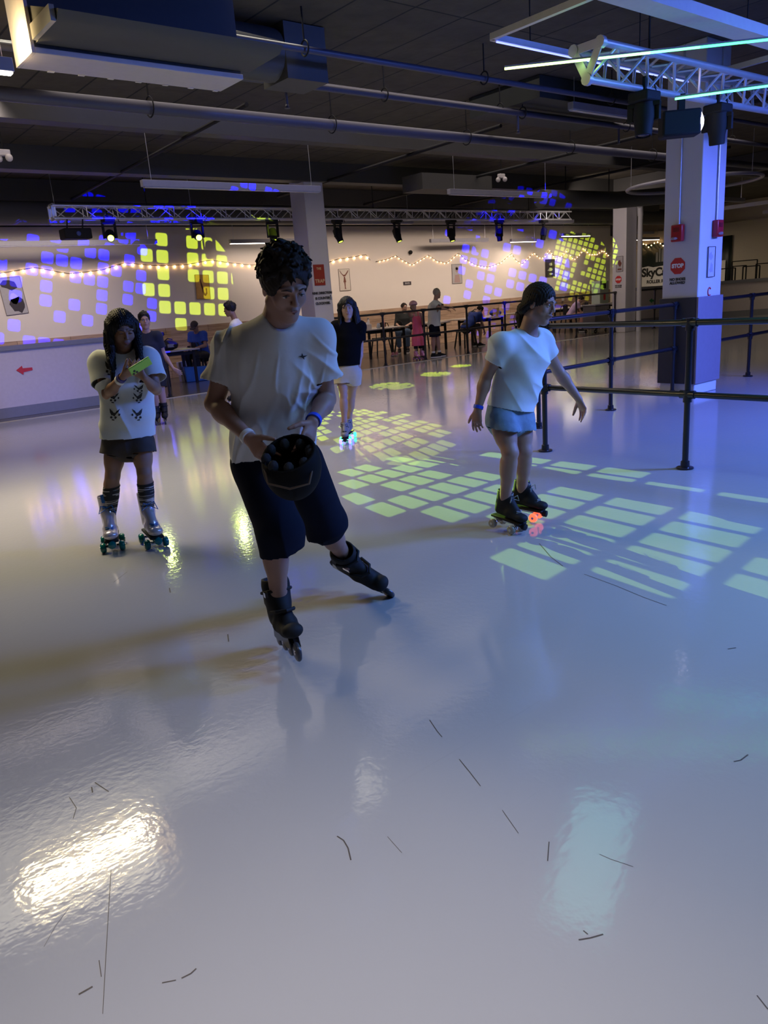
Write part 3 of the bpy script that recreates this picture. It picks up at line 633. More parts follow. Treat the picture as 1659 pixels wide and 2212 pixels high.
truss((4.45, 13.87, 3.25), (18.15, 13.85, 3.27), 'long far aluminium lighting truss spanning the photo above the back wall', .2, 26, box=True, rr=.018)
def moving_head(c, aim, label, s=1.0, lens=None, top=None, group=None):
    """c: centre of the lamp head"""
    c = Vector(c); t = empty('moving_head_light', c, label, 'stage light', group)
    aim = Vector(aim).normalized()
    zt = top if top else c.z+.34*s
    MB().box((c.x-.1*s, c.y-.09*s, zt-.11*s), (c.x+.1*s, c.y+.09*s, zt-.03*s)).build('base', M_blackm, t, bevel=.015*s)
    sd = aim.cross(HU); sd = sd.normalized() if sd.length > .05 else HR.copy()
    yk = MB()
    for q in (-1, 1): yk.bar(c+sd*q*.1*s-HU*.04*s, Vector((c.x, c.y, zt-.11*s))+sd*q*.1*s, .05*s, .03*s)
    yk.bar(Vector((c.x, c.y, zt-.125*s))-sd*.12*s, Vector((c.x, c.y, zt-.125*s))+sd*.12*s, .07*s, .03*s)
    yk.build('yoke', M_blackm, t)
    fm = aim.to_track_quat('Z', 'Y').to_matrix().to_4x4(); fm.translation = c
    hd = MB().lathe([(.05*s, -.15*s), (.082*s, -.12*s), (.085*s, .02*s), (.07*s, .08*s), (.066*s, .15*s), (.058*s, .155*s), (.055*s, .14*s)], 18, fm).build('lamp_head', M_blackm, t)
    MB().lathe([(.052*s, .141*s), (.04*s, .15*s), (.001, .153*s)], 16, fm).build('lens', lens or mat('dark_lens', (.03, .03, .05), .08), t)
    MB().tube([(c.x, c.y, zt-.04*s), (c.x, c.y, zt+.08*s)], .018*s, 8).build('clamp', M_blackm, t)
    cb = MB(); cb.tube([(c.x+.05*s, c.y, zt-.03*s), (c.x+.16*s, c.y+.02, zt+.02*s), (c.x+.2*s, c.y, zt-.1*s), (c.x+.12*s, c.y, zt+.1*s)], .007*s, 6).build('cable', M_blackm, t)
    return t
M_lensY = mat('glowing_yellow_lens', (.7, 1, .1), emit=(.75, 1, .05), es=16)
M_lensS = mat('soft_yellow_lens', (.7, 1, .1), emit=(.7, 1, .08), es=3)
nt_ = ['first, over the girl with the phone', 'second, left of the boy\'s head', 'third, above the boy\'s head', 'fourth, over the long-haired girl', 'fifth, above the pink dress girl', 'sixth, centre right', 'seventh, dark', 'eighth, rightmost, dark body with a yellow glint']
for i, (x, z, aim) in enumerate(((5.34, 2.87, (-.32, -.9, -.35)), (7.01, 2.86, (-.33, -.9, -.35)), (8.66, 2.85, (-.2, -.5, -.75)), (10.28, 2.84, (.1, -.35, -.9)), (11.94, 2.83, (.1, -.3, -.9)), (13.65, 2.82, (.0, -.25, -.95)), (15.35, 2.81, (0, -.1, -1)), (17.09, 2.82, (-.1, .1, -1)))):
    moving_head((x, 13.85, z), aim, 'black moving-head stage light on the far truss, '+nt_[i], 1.0, M_lensY if i < 2 else (M_lensS if i < 6 else None), 3.2)
pj = empty('effect_projector', (4.75, 13.85, 2.9), 'black box effect projector under the left end of the far truss', 'stage light')
MB().box((4.52, 13.7, 2.82), (4.98, 14.0, 2.99)).build('housing', M_blackm, pj, bevel=.02)
for x in (4.62, 4.88): MB().tube([(x, 13.85, 2.99), (x+.03, 13.85, 3.15)], .012, 6).build('bracket', M_blackm, pj)
MB().sphere((4.75, 13.69, 2.9), .04, 12, (1, .4, 1)).build('lens', mat('blue_glass', (.05, .08, .3), .1), pj)
MH1 = PY(1391, 250, 4.36); MH2 = PY(1549, 272, 4.34)
moving_head(MH1, (-.1, -.05, -1), 'black moving head hanging from the near truss, left of the flood lamp', 1.15, None, 3.16)
moving_head(MH2, (.15, .05, -1), 'black moving head hanging from the near truss, right of the flood lamp', 1.15, None, 3.16)
fc = PY(1470, 268, 4.36)
t = empty('flood_lamp', fc, 'black flood lamp with a glowing white face between the two near moving heads', 'stage light')
fm = frame_m(fc, (HR*.95-HA*.1).normalized(), HU)
MB().box((-.19, -.115, -.1), (.17, .115, .1), fm).build('housing', M_blackm, t, bevel=.02)
MB().lathe([(.1, 0), (.095, .02), (.05, .045), (.001, .055)], 20, fm @ Matrix.Translation((.16, 0, 0)) @ Matrix.Rotation(PI/2, 4, 'Y')).build('lens', mat('white_lens', (1, .9, .95), emit=(1, .85, .95), es=6), t)
MB().box((-.03, .115, -.03), (.03, .26, .03), fm).build('bracket', M_blackm, t)

# ------------------------------------------------------------ string lights
def string_lights(px, y, spacing, r, label, drop=.012, es=None):
    pts = [PY(a, b, y) if y < 18 else PX(a, b, 30.88) for a, b in px]; t = empty('string_lights', pts[0], label, 'string lights')
    # sagging interpolation
    cur = []
    for p, q in zip(pts[:-1], pts[1:]):
        for k in range(6):
            s = k/6; v = p.lerp(q, (1-math.cos(s*PI))/2*.25+s*.75); cur.append(Vector((p.x+(q.x-p.x)*s, p.y+(q.y-p.y)*s, v.z)))
    cur.append(pts[-1])
    MB().tube(cur, .006, 5).build('wire', M_blackm, t)
    acc = 0; last = cur[0]; bulbs = []
    for v in cur[1:]:
        seg = (v-last).length
        while acc+seg >= spacing:
            last = last.lerp(v, (spacing-acc)/seg); seg = (v-last).length; acc = 0; bulbs.append(last.copy())
        acc += seg; last = v
    for i, b in enumerate(bulbs):
        MB().sphere(b-HU*(drop+r), r, 8, (1, 1, 1.35)).build('bulb', M_bulb, t)
    return t
string_lights([(-60, 600), (0, 590), (75, 578), (150, 591), (215, 584), (270, 568), (340, 574), (400, 572), (455, 562), (500, 568), (540, 572), (600, 574), (650, 572)], WY-.03, .20, .022, 'string of round warm bulbs along the left part of the back wall')
string_lights([(706, 568), (728, 560), (755, 556), (790, 550), (800, 562)], WY-.03, .24, .022, 'short string of round warm bulbs right of the column behind the boy')
string_lights([(812, 565), (835, 560), (855, 552), (870, 562), (890, 572), (910, 560), (925, 551), (945, 564), (965, 568), (990, 547), (1005, 560), (1030, 573), (1055, 577), (1080, 568), (1105, 548), (1115, 562), (1128, 570), (1142, 556), (1153, 545), (1165, 556), (1175, 556), (1187, 540), (1200, 557), (1212, 553), (1226, 540)], WY-.03, .15, .012, 'string of small warm lights in scallops along the right part of the back wall')
string_lights([(1228, 545), (1240, 560), (1254, 548), (1261, 535), (1275, 549), (1290, 548), (1303, 540), (1318, 553)], WY-.03, .15, .012, 'string of small warm lights over the yellow light pattern')
string_lights([(1372, 541), (1385, 530), (1392, 524), (1402, 533), (1412, 524), (1422, 521), (1434, 530)], 18.6, .16, .02, 'string of small warm lights over the black banner')
#ENVEND#
# ------------------------------------------------------------ implicit surfaces (bodies, clothes, hair, boots)
class SDF:
    def __init__(s, lo, hi, h):
        s.lo = np.array(lo, np.float32); s.h = h
        s.n = np.maximum(np.ceil((np.array(hi)-np.array(lo))/h).astype(int)+1, 4)
        s.F = np.full(tuple(s.n), 0.08, np.float32)
    def region(s, lo, hi):
        a = np.clip(np.floor((np.array(lo)-s.lo)/s.h).astype(int), 0, s.n-1); b = np.clip(np.ceil((np.array(hi)-s.lo)/s.h).astype(int)+1, 1, s.n)
        if np.any(b <= a): return None
        sl = tuple(slice(a[i], b[i]) for i in range(3))
        g = [(s.lo[i]+s.h*np.arange(a[i], b[i])).astype(np.float32) for i in range(3)]
        return sl, g[0][:, None, None], g[1][None, :, None], g[2][None, None, :]
    def op(s, lo, hi, fn, k, mode='u'):
        m = k+2.5*s.h+.004
        r = s.region(np.array(lo)-m, np.array(hi)+m)
        if r is None: return s
        sl, X, Y, Z = r; d = fn(X, Y, Z); f = s.F[sl]
        if mode == 's': d = -d; f2 = f; hh = np.clip(.5-.5*(d-f2)/max(k, 1e-5), 0, 1); s.F[sl] = f2*hh+d*(1-hh)+max(k, 0)*hh*(1-hh) if k > 0 else np.maximum(f2, d); return s
        if k > 0:
            hh = np.clip(.5+.5*(f-d)/k, 0, 1); s.F[sl] = f*(1-hh)+d*hh-k*hh*(1-hh)
        else: s.F[sl] = np.minimum(f, d)
        return s
    def cap(s, a, b, ra, rb=None, k=.01, mode='u', cut=None):
        rb = ra if rb is None else rb; a = np.array(a, float); b = np.array(b, float); d = b-a; L = max(float(d@d), 1e-9); R = max(ra, rb)
        def fn(X, Y, Z):
            x, y, z = X-a[0], Y-a[1], Z-a[2]; t = np.clip((x*d[0]+y*d[1]+z*d[2])/L, 0, 1)
            o = np.sqrt((x-t*d[0])**2+(y-t*d[1])**2+(z-t*d[2])**2)-(ra+(rb-ra)*t)
            if cut: o = np.maximum(o, (X-cut[0][0])*cut[1][0]+(Y-cut[0][1])*cut[1][1]+(Z-cut[0][2])*cut[1][2])
            return o
        return s.op(np.minimum(a, b)-R, np.maximum(a, b)+R, fn, k, mode)
    def ell(s, c, rad, ax=None, k=.01, mode='u'):
        c = np.array(c, float); A = np.eye(3) if ax is None else np.array([list(v) for v in ax], float); r = rad; R = max(rad)
        def fn(X, Y, Z):
            x, y, z = X-c[0], Y-c[1], Z-c[2]
            q = [(x*A[i][0]+y*A[i][1]+z*A[i][2]) for i in range(3)]
            k0 = np.sqrt(sum((q[i]/r[i])**2 for i in range(3)))+1e-6; k1 = np.sqrt(sum((q[i]/r[i]**2)**2 for i in range(3)))+1e-6
            return k0*(k0-1)/k1
        return s.op(c-R, c+R, fn, k, mode)
    def ecap(s, a, b, sa, sb, side, k=.02, mode='u', rc=None, cut=None):
        """capsule with elliptical cross-section; sa/sb = (half width along side, half depth)"""
        a = np.array(a, float); b = np.array(b, float); d = b-a; L2 = max(float(d@d), 1e-9); ax = d/math.sqrt(L2)
        sd = np.array(side, float); sd = sd-ax*(sd@ax); sd /= np.linalg.norm(sd); fr = np.cross(ax, sd); R = max(*sa, *sb)
        def fn(X, Y, Z):
            x, y, z = X-a[0], Y-a[1], Z-a[2]; t = np.clip((x*d[0]+y*d[1]+z*d[2])/L2, 0, 1)
            x = x-t*d[0]; y = y-t*d[1]; z = z-t*d[2]
            w = sa[0]+(sb[0]-sa[0])*t; h = sa[1]+(sb[1]-sa[1])*t; c = np.minimum(w, h) if rc is None else rc
            u, v, q = x*sd[0]+y*sd[1]+z*sd[2], x*fr[0]+y*fr[1]+z*fr[2], x*ax[0]+y*ax[1]+z*ax[2]
            k0 = np.sqrt((u/w)**2+(v/h)**2+(q/c)**2)+1e-6; k1 = np.sqrt((u/w**2)**2+(v/h**2)**2+(q/c**2)**2)+1e-6
            o = k0*(k0-1)/k1
            if cut: o = np.maximum(o, (X-cut[0][0])*cut[1][0]+(Y-cut[0][1])*cut[1][1]+(Z-cut[0][2])*cut[1][2])
            return o
        return s.op(np.minimum(a, b)-R, np.maximum(a, b)+R, fn, k, mode)
    def plane(s, p, n):      # keep the side where (x-p).n < 0
        X = s.lo[0]+s.h*np.arange(s.n[0])[:, None, None]; Y = s.lo[1]+s.h*np.arange(s.n[1])[None, :, None]; Z = s.lo[2]+s.h*np.arange(s.n[2])[None, None, :]
        s.F = np.maximum(s.F, ((X-p[0])*n[0]+(Y-p[1])*n[1]+(Z-p[2])*n[2]).astype(np.float32)); return s
    def noise(s, fn):        # add displacement fn(X,Y,Z)
        X = s.lo[0]+s.h*np.arange(s.n[0])[:, None, None]; Y = s.lo[1]+s.h*np.arange(s.n[1])[None, :, None]; Z = s.lo[2]+s.h*np.arange(s.n[2])[None, None, :]
        s.F = (s.F+fn(X, Y, Z)).astype(np.float32); return s
    def net(s):
        F = s.F; F[0], F[-1], F[:, 0], F[:, -1], F[:, :, 0], F[:, :, -1] = (np.maximum(q, .01) for q in (F[0], F[-1], F[:, 0], F[:, -1], F[:, :, 0], F[:, :, -1]))
        ins = F < 0; nx, ny, nz = (q-1 for q in F.shape); cnt = np.zeros((nx, ny, nz), np.int8)
        for i in (0, 1):
            for j in (0, 1):
                for k in (0, 1): cnt += ins[i:nx+i, j:ny+j, k:nz+k]
        act = np.argwhere((cnt > 0) & (cnt < 8))
        if len(act) == 0: return np.zeros((0, 3)), np.zeros((0, 4), int)
        idx = np.full((nx, ny, nz), -1, np.int32); idx[act[:, 0], act[:, 1], act[:, 2]] = np.arange(len(act))
        acc = np.zeros((len(act), 3)); c = np.zeros(len(act)); cor = [(i, j, k) for i in (0, 1) for j in (0, 1) for k in (0, 1)]
        val = {q: F[act[:, 0]+q[0], act[:, 1]+q[1], act[:, 2]+q[2]] for q in cor}
        for q in cor:
            for a in range(3):
                if q[a] == 0:
                    r = list(q); r[a] = 1; r = tuple(r); v0, v1 = val[q], val[r]; m = (v0 < 0) != (v1 < 0)
                    t = np.where(m, v0/(np.where(m, v0-v1, 1)), 0)
                    for d in range(3): acc[:, d] += np.where(m, q[d]+(t if d == a else 0), 0)
                    c += m
        V = (act+acc/c[:, None])*s.h+s.lo; Q = []
        for a in range(3):
            b, d = [(1, 2), (2, 0), (0, 1)][a]
            sh = [slice(0, n) for n in F.shape]; s0 = list(sh); s1 = list(sh); s0[a] = slice(0, F.shape[a]-1); s1[a] = slice(1, F.shape[a])
            A, B = ins[tuple(s0)], ins[tuple(s1)]; e = np.argwhere(A != B)
            e = e[(e[:, b] > 0) & (e[:, d] > 0) & (e[:, b] < F.shape[b]-1) & (e[:, d] < F.shape[d]-1)]
            def g(ob, od):
                q = e.copy(); q[:, b] -= ob; q[:, d] -= od; return idx[q[:, 0], q[:, 1], q[:, 2]]
            f = np.stack([g(1, 1), g(0, 1), g(0, 0), g(1, 0)], 1); fl = ~A[e[:, 0], e[:, 1], e[:, 2]]; f[fl] = f[fl][:, ::-1]; Q.append(f)
        return V, np.concatenate(Q)
    def build(s, name, m, parent=None, cuts=(), cut_tol=None, smooth_it=1, disp=None, thick=0.0, label=None, cat=None, group=None):
        V, Q = s.net()
        if cuts:
            cen = V[Q].mean(1); e1 = V[Q[:, 2]]-V[Q[:, 0]]; e2 = V[Q[:, 3]]-V[Q[:, 1]]; nn = np.cross(e1, e2); nn /= np.linalg.norm(nn, axis=1)[:, None]+1e-12
            keep = np.ones(len(Q), bool); tol = cut_tol or s.h*.9
            for p, n, rad in cuts:
                p = np.array(p); n = np.array(n); n = n/np.linalg.norm(n)
                bad = (np.abs((cen-p)@n) < tol) & (np.abs(nn@n) > .7)
                if rad: bad &= np.linalg.norm(cen-p, axis=1) < rad
                keep &= ~bad
            Q = Q[keep]; used = np.unique(Q); mp = np.full(len(V), -1); mp[used] = np.arange(len(used)); V = V[used]; Q = mp[Q]
        for _ in range(smooth_it):
            e = np.concatenate([Q[:, [0, 1]], Q[:, [1, 2]], Q[:, [2, 3]], Q[:, [3, 0]]]); acc = np.zeros_like(V); c = np.zeros(len(V))
            for a, b in ((0, 1), (1, 0)):
                for d in range(3): acc[:, d] += np.bincount(e[:, a], V[e[:, b], d], len(V))
                c += np.bincount(e[:, a], minlength=len(V))
            V = V*.5+.5*acc/np.maximum(c, 1)[:, None]
        me = bpy.data.meshes.new(name)
        me.vertices.add(len(V)); me.vertices.foreach_set('co', V.astype(np.float32).ravel())
        me.loops.add(len(Q)*4); me.loops.foreach_set('vertex_index', Q.astype(np.int32).ravel())
        me.polygons.add(len(Q)); me.polygons.foreach_set('loop_start', np.arange(0, len(Q)*4, 4, dtype=np.int32)); me.polygons.foreach_set('loop_total', np.full(len(Q), 4, np.int32))
        me.polygons.foreach_set('use_smooth', [True]*len(Q)); me.update(calc_edges=True); me.validate()
        if disp is not None:
            nrm = np.zeros(len(V)*3, np.float32); me.vertices.foreach_get('normal', nrm); nrm = nrm.reshape(-1, 3)
            V = V+nrm*disp(V)[:, None]; me.vertices.foreach_set('co', V.astype(np.float32).ravel()); me.update()
        me.materials.append(m); o = bpy.data.objects.new(name, me); C.objects.link(o)
        if thick: so = o.modifiers.new('s', 'SOLIDIFY'); so.thickness = thick; so.offset = 0
        return finish(o, parent, label, cat, group, None)

def V3(*a): return Vector(a)
def skin_mat(name, col):
    m = mat(name, col, .5, spec=.4, var=.06, scale=30); b = m.node_tree.nodes['Principled BSDF']
    b.inputs['Subsurface Weight'].default_value = .12; b.inputs['Subsurface Radius'].default_value = (.02, .008, .005); b.inputs['Subsurface Scale'].default_value = .5
    return m
SK_fair = skin_mat('fair_skin', (.36, .205, .15)); SK_tan = skin_mat('tan_skin', (.28, .155, .10)); SK_lite = skin_mat('light_skin', (.42, .26, .20))
M_lip = mat('lip_pink', (.27, .115, .10), .5); M_brow = mat('brow_dark', (.03, .02, .015), .8); M_eye = mat('eye_white', (.55, .52, .5), .2); M_iris = mat('iris_dark', (.02, .012, .01), .1)
M_hairb = mat('black_hair', (.008, .007, .007), .58, spec=.3, var=.3, scale=60); M_hairn = mat('dark_brown_hair', (.018, .012, .009), .65, spec=.25, var=.3, scale=60); M_hairg = mat('grey_hair', (.35, .31, .26), .6, var=.2)

def basis(f, u):
    f = Vector(f).normalized(); s = Vector(u).cross(f).normalized(); return f, f.cross(s).normalized(), s     # forward, up, left side (of the person)
def head(S, c, f, u, s, k=1.0, detail=True):
    """c = centre of the skull; f/u/s unit vectors (face, crown, left)"""
    P = lambda a, b, d: c+s*(a*k)+u*(b*k)+f*(d*k)
    ax = (s, u, f)
    S.ell(P(0, .03, -.012), (.076*k, .088*k, .095*k), ax, .01)
    S.ell(P(0, -.035, .022), (.060*k, .078*k, .066*k), ax, .03*k)
    S.ell(P(0, -.096, .062), (.024*k, .020*k, .022*k), ax, .03*k)
    if not detail: S.cap(P(0, .0, .085), P(0, -.03, .108), .009*k, .012*k, .01*k); return
    for q in (-1, 1):
        S.cap(P(q*.056, -.06, .0), P(q*.012, -.103, .058), .016*k, .014*k, .025*k)
        S.ell(P(q*.040, -.028, .058), (.022*k, .024*k, .020*k), ax, .02*k)
        S.ell(P(q*.031, .004, .094), (.021*k, .014*k, .014*k), ax, .012*k, 's')
        S.cap(P(q*.012, .026, .090), P(q*.048, .026, .076), .009*k, .007*k, .012*k)
        S.ell(P(q*.031, .004, .0735), (.0145*k, .0125*k, .0145*k), ax, .003*k)
        S.ell(P(q*.077, -.008, -.006), (.008*k, .032*k, .018*k), ax, .006*k)
        S.ell(P(q*.085, -.004, -.004), (.004*k, .020*k, .010*k), ax, .003*k, 's')
    S.cap(P(0, .018, .086), P(0, -.024, .107), .0075*k, .0105*k, .010*k)
    for q in (-1, 1): S.ell(P(q*.011, -.028, .099), (.008*k, .007*k, .009*k), ax, .005*k)
    S.ell(P(0, -.058, .084), (.026*k, .014*k, .014*k), ax, .012*k)
    S.ell(P(0, -.0535, .095), (.020*k, .0045*k, .007*k), ax, .004*k); S.ell(P(0, -.0635, .0935), (.017*k, .0055*k, .007*k), ax, .004*k)
    S.ell(P(0, -.0585, .103), (.022*k, .0012*k, .006*k), ax, .002*k, 's')
def face_parts(root, c, f, u, s, k=1.0, lids=.6, brow=M_brow):
    P = lambda a, b, d: c+s*(a*k)+u*(b*k)+f*(d*k)
    mp = lambda o: frame_m(o, s, u)
    for q in (-1, 1):
        if lids < .9:
            e = MB().sphere(P(q*.031, .002, .0765), .0118*k, 14).build('eye', M_eye, root)
            MB().sphere(P(q*.031, .000, .0872), .0050*k, 10, (1, 1, .5), mp(P(0, 0, 0))).build('iris', M_iris, e)
        MB().tube([P(q*.018, .003+.007*(1-lids), .0895), P(q*.031, .0045+.008*(1-lids), .0905), P(q*.043, .001+.006*(1-lids), .0850)], [.0012*k, .0020*k, .001*k], 6).build('eyelashes', M_iris, root)
        MB().tube([P(q*.014, .024, .0985), P(q*.030, .030, .0955), P(q*.049, .023, .0815)], [.0016*k, .0026*k, .001*k], 6).build('eyebrow', brow, root)
    lp = MB(); lp.tube([P(-.021, -.059, .091), P(-.008, -.0545, .1005), P(0, -.056, .1015), P(.008, -.0545, .1005), P(.021, -.059, .091)], [.001*k, .0038*k, .0032*k, .0038*k, .001*k], 8)
    lp.tube([P(-.018, -.061, .092), P(0, -.0645, .0995), P(.018, -.061, .092)], [.001*k, .0046*k, .001*k], 8)
    lp.build('lips', M_lip, root)
def hand(S, w, d, n, side, k=1.0, curls=(.5, .5, .55, .6), thumb=(.6, .5, .2), spread=.06, tk=.25):
    """w wrist, d direction to the fingers, n palm normal, side = +1/-1 thumb side. curls = bend per finger"""
    d = Vector(d).normalized(); n = Vector(n); n = (n-d*n.dot(d)).normalized(); a = d.cross(n)*side   # thumb direction
    S.ecap(w+d*.005*k, w+d*.072*k, (.026*k, .017*k), (.038*k, .0125*k), a, .012*k)
    tips = []
    for i, (off, ln) in enumerate(((.028, .074), (.0095, .082), (-.0095, .076), (-.027, .060))):
        p = w+d*(.083-abs(i-1)*.004)*k+a*off*k; cr = curls[i]; dr = (d+a*spread*(1.5-i)).normalized(); r = (.0088, .009, .0086, .0076)[i]*k
        for j, fr in enumerate((.44, .31, .25)):
            ang = cr*(1.0, 1.1, .8)[j]; dr = (dr*math.cos(ang)+n*math.sin(ang)).normalized()
            q = p+dr*ln*fr*k; S.cap(p, q, r, r*.9, .004*k); p = q; r *= .9
        tips.append(p)
    dr = (d*thumb[0]+a*thumb[1]+n*thumb[2]).normalized(); p = w+d*.022*k+a*.020*k
    q = p+dr*.042*k; S.cap(p, q, .0135*k, .011*k, .008*k); dr = (dr+n*tk+d*.35).normalized(); r_ = q+dr*.031*k; S.cap(q, r_, .0108*k, .0095*k, .004*k)
    dr = (dr+n*tk*.6).normalized(); S.cap(r_, r_+dr*.024*k, .0095*k, .0078*k, .004*k)
    return tips
def arm(S, sh, el, wr, k=1.0, thick=1.0):
    S.cap(sh, sh.lerp(el, .5), .050*k*thick, .046*k*thick, .03*k); S.cap(sh.lerp(el, .35), el, .046*k*thick, .037*k*thick, .02*k)
    S.cap(el, el.lerp(wr, .3), .037*k*thick, .040*k*thick, .015*k); S.cap(el.lerp(wr, .25), wr, .040*k*thick, .0245*k*thick, .02*k)
def leg(S, hp, kn, an, k=1.0, thick=1.0):
    S.cap(hp, hp.lerp(kn, .55), .086*k*thick, .070*k*thick, .03*k); S.cap(hp.lerp(kn, .45), kn, .072*k*thick, .053*k*thick, .02*k)
    fw = (kn-hp.lerp(an, .5)); fw = fw.normalized() if fw.length > .01 else Vector((0, 0, 0))
    S.cap(kn, kn.lerp(an, .15), .053*k*thick, .048*k*thick, .02*k)
    S.ell(kn.lerp(an, .28)-fw*.012*k, (.053*k*thick, .053*k*thick, .10*k), None, .03*k) if abs((an-kn).normalized().z) > .8 else S.cap(kn.lerp(an, .15), kn.lerp(an, .4), .052*k*thick, .052*k*thick, .03*k)
    S.cap(kn.lerp(an, .2), an, .049*k*thick, .036*k*thick, .03*k)
def torso(S, neck, chest, waist, pelvis, shL, shR, hipL, hipR, side, k=1.0, w=1.0, grow=0.0):
    g = grow
    S.ecap(chest+(neck-chest)*.25, chest, (.150*k*w+g, .085*k+g), (.158*k*w+g, .104*k+g), side, .03)
    S.ecap(chest, waist, (.152*k*w+g, .104*k+g), (.130*k*w+g, .092*k+g), side, .04)
    S.ecap(waist, pelvis, (.130*k*w+g, .092*k+g), (.150*k*w+g, .10*k+g), side, .04)
    for a in (shL, shR):
        S.cap(chest.lerp(neck, .86), a, .042*k+g, .050*k+g, .05); S.cap(chest.lerp(neck, .45), a, .060*k+g, .050*k+g, .05)
def bounds(pts, m):
    lo = np.min([list(p) for p in pts], 0)-m; hi = np.max([list(p) for p in pts], 0)+m; return lo, hi
def folds(amp, fr, dirv, seed=0.0, warp=.35, long=1.4):
    """cloth folds: ridged noise, stretched across dirv"""
    dv = np.array(dirv, float); dv /= np.linalg.norm(dv)
    def fn(V):
        t = V@dv; Q = V*long+np.outer(t, dv)*(fr/6-long)+seed*7.3
        o = np.array([noise.noise(Vector(p)) for p in Q]); o2 = np.array([noise.noise(Vector(p)) for p in V*2.3+seed*3+11])
        r = (1-np.minimum(np.abs(o)*3.2, 1))**1.6
        return amp*(r-.25)*np.clip(.35+o2*1.6, 0, 1.3)
    return fn
def xp(S):
    return [S.lo[i]+S.h*np.arange(S.n[i]).reshape([-1 if q == i else 1 for q in range(3)]) for i in range(3)]
def tee(root, P, m, side, hem, hn, k=1.0, w=1.0, grow=.014, sleeve=.66, sr=(.070, .074), loose=(.166, .118, .178, .128), neckr=.075, h=.005, fold=None, name='t_shirt', label=None, neck_off=.035, thick=.003, nf=.03):
    T = SDF(*bounds([P['neck'], P['shR'], P['shL'], P['shR'].lerp(P['elR'], sleeve), P['shL'].lerp(P['elL'], sleeve), P['pel'], hem], .2*k+.03), h)
    torso(T, P['neck']-HU*.01, P['chest'], P['waist'], P['pel'], P['shL'], P['shR'], None, None, side, k, w*1.06, grow)
    a, b, c, d = [q*k for q in loose]
    T.ecap(P['waist'], P['pel'].lerp(hem, .5) if hem[2] < P['pel'][2] else P['pel'], (a, b), (c, d), side, .03); T.ecap(P['chest']-HU*.03, P['waist'], (a*1.02, b), (a, b), side, .03)
    if hem[2] < P['pel'][2]-.02: T.ecap(P['pel'], hem, (c, d), (c*1.02, d*1.02), side, .03)
    hn = Vector(hn).normalized(); T.plane(hem, hn); cuts = [(hem, hn, None)]
    for a, b in ((P['shR'], P['elR']), (P['shL'], P['elL'])):
        p = a.lerp(b, sleeve); d = (b-a).normalized(); T.cap(a, a.lerp(b, sleeve+.1), sr[0]*k, sr[1]*k, .035*k, cut=(p, d)); cuts.append((p, d, .14*k))
    nd = (P['hc']-P['chest']).normalized()
    F = P['ff']; T.cap(P['neck']+nd*neck_off*k+F*nf*k, P['neck']+nd*.25*k+F*(nf+.06)*k, neckr*k, .10*k, .0, 's')
    return T.build(name, m, root, cuts, smooth_it=4 if h < .009 else 1, disp=fold, thick=thick, label=label)
def trousers(root, P, m, side, k=1.0, tR=.6, tL=.6, nR=None, nL=None, r0=(.098, .112), r1=(.094, .106), rise=.03, h=.006, fold=None, name='shorts', label=None, grow=1.0):
    """tR/tL: how far down the leg each side ends: 0..1 = hip to knee, 1..2 = knee to ankle"""
    pel, side = P['pel'], side
    ends = {}
    for q, t in (('R', tR), ('L', tL)):
        hp, kn, an = P['hip'+q], P['kn'+q], P['an'+q]; ends[q] = hp.lerp(kn, t) if t <= 1 else kn.lerp(an, t-1)
    G = SDF(*bounds([pel+HU*.05, P['hipR'], P['hipL'], P['knR'] if tR > 1 else ends['R'], P['knL'] if tL > 1 else ends['L'], ends['R'], ends['L']], .18*k+.02), h)
    G.ecap(pel+HU*rise, pel-HU*.05*k, (.160*k*grow, .116*k*grow), (.168*k*grow, .122*k*grow), side, .03)
    cuts = []
    for q, t, n in (('R', tR, nR), ('L', tL, nL)):
        hp, kn = P['hip'+q], P['kn'+q]; e = ends[q]
        d = ((e-(hp if t <= 1 else kn)).normalized() if n is None else Vector(n).normalized())
        pts = [hp, e] if t <= 1 else [hp, kn, e]; ax = (pts[-1]-pts[-2]).normalized()
        if len(pts) == 3: G.ecap(hp, kn, tuple(v*k for v in r0), tuple((u_+v)/2*k for u_, v in zip(r0, r1)), side, .03); G.ecap(kn, e+ax*.04, tuple((u_+v)/2*k for u_, v in zip(r0, r1)), tuple(v*k for v in r1), side, .03, cut=(e, d))
        else: G.ecap(hp, e+ax*.04, tuple(v*k for v in r0), tuple(v*k for v in r1), side, .03, cut=(e, d))
        cuts.append((e, d, .17*k))
    return G.build(name, m, root, cuts, smooth_it=2 if h < .009 else 1, disp=fold, thick=.003, label=label)
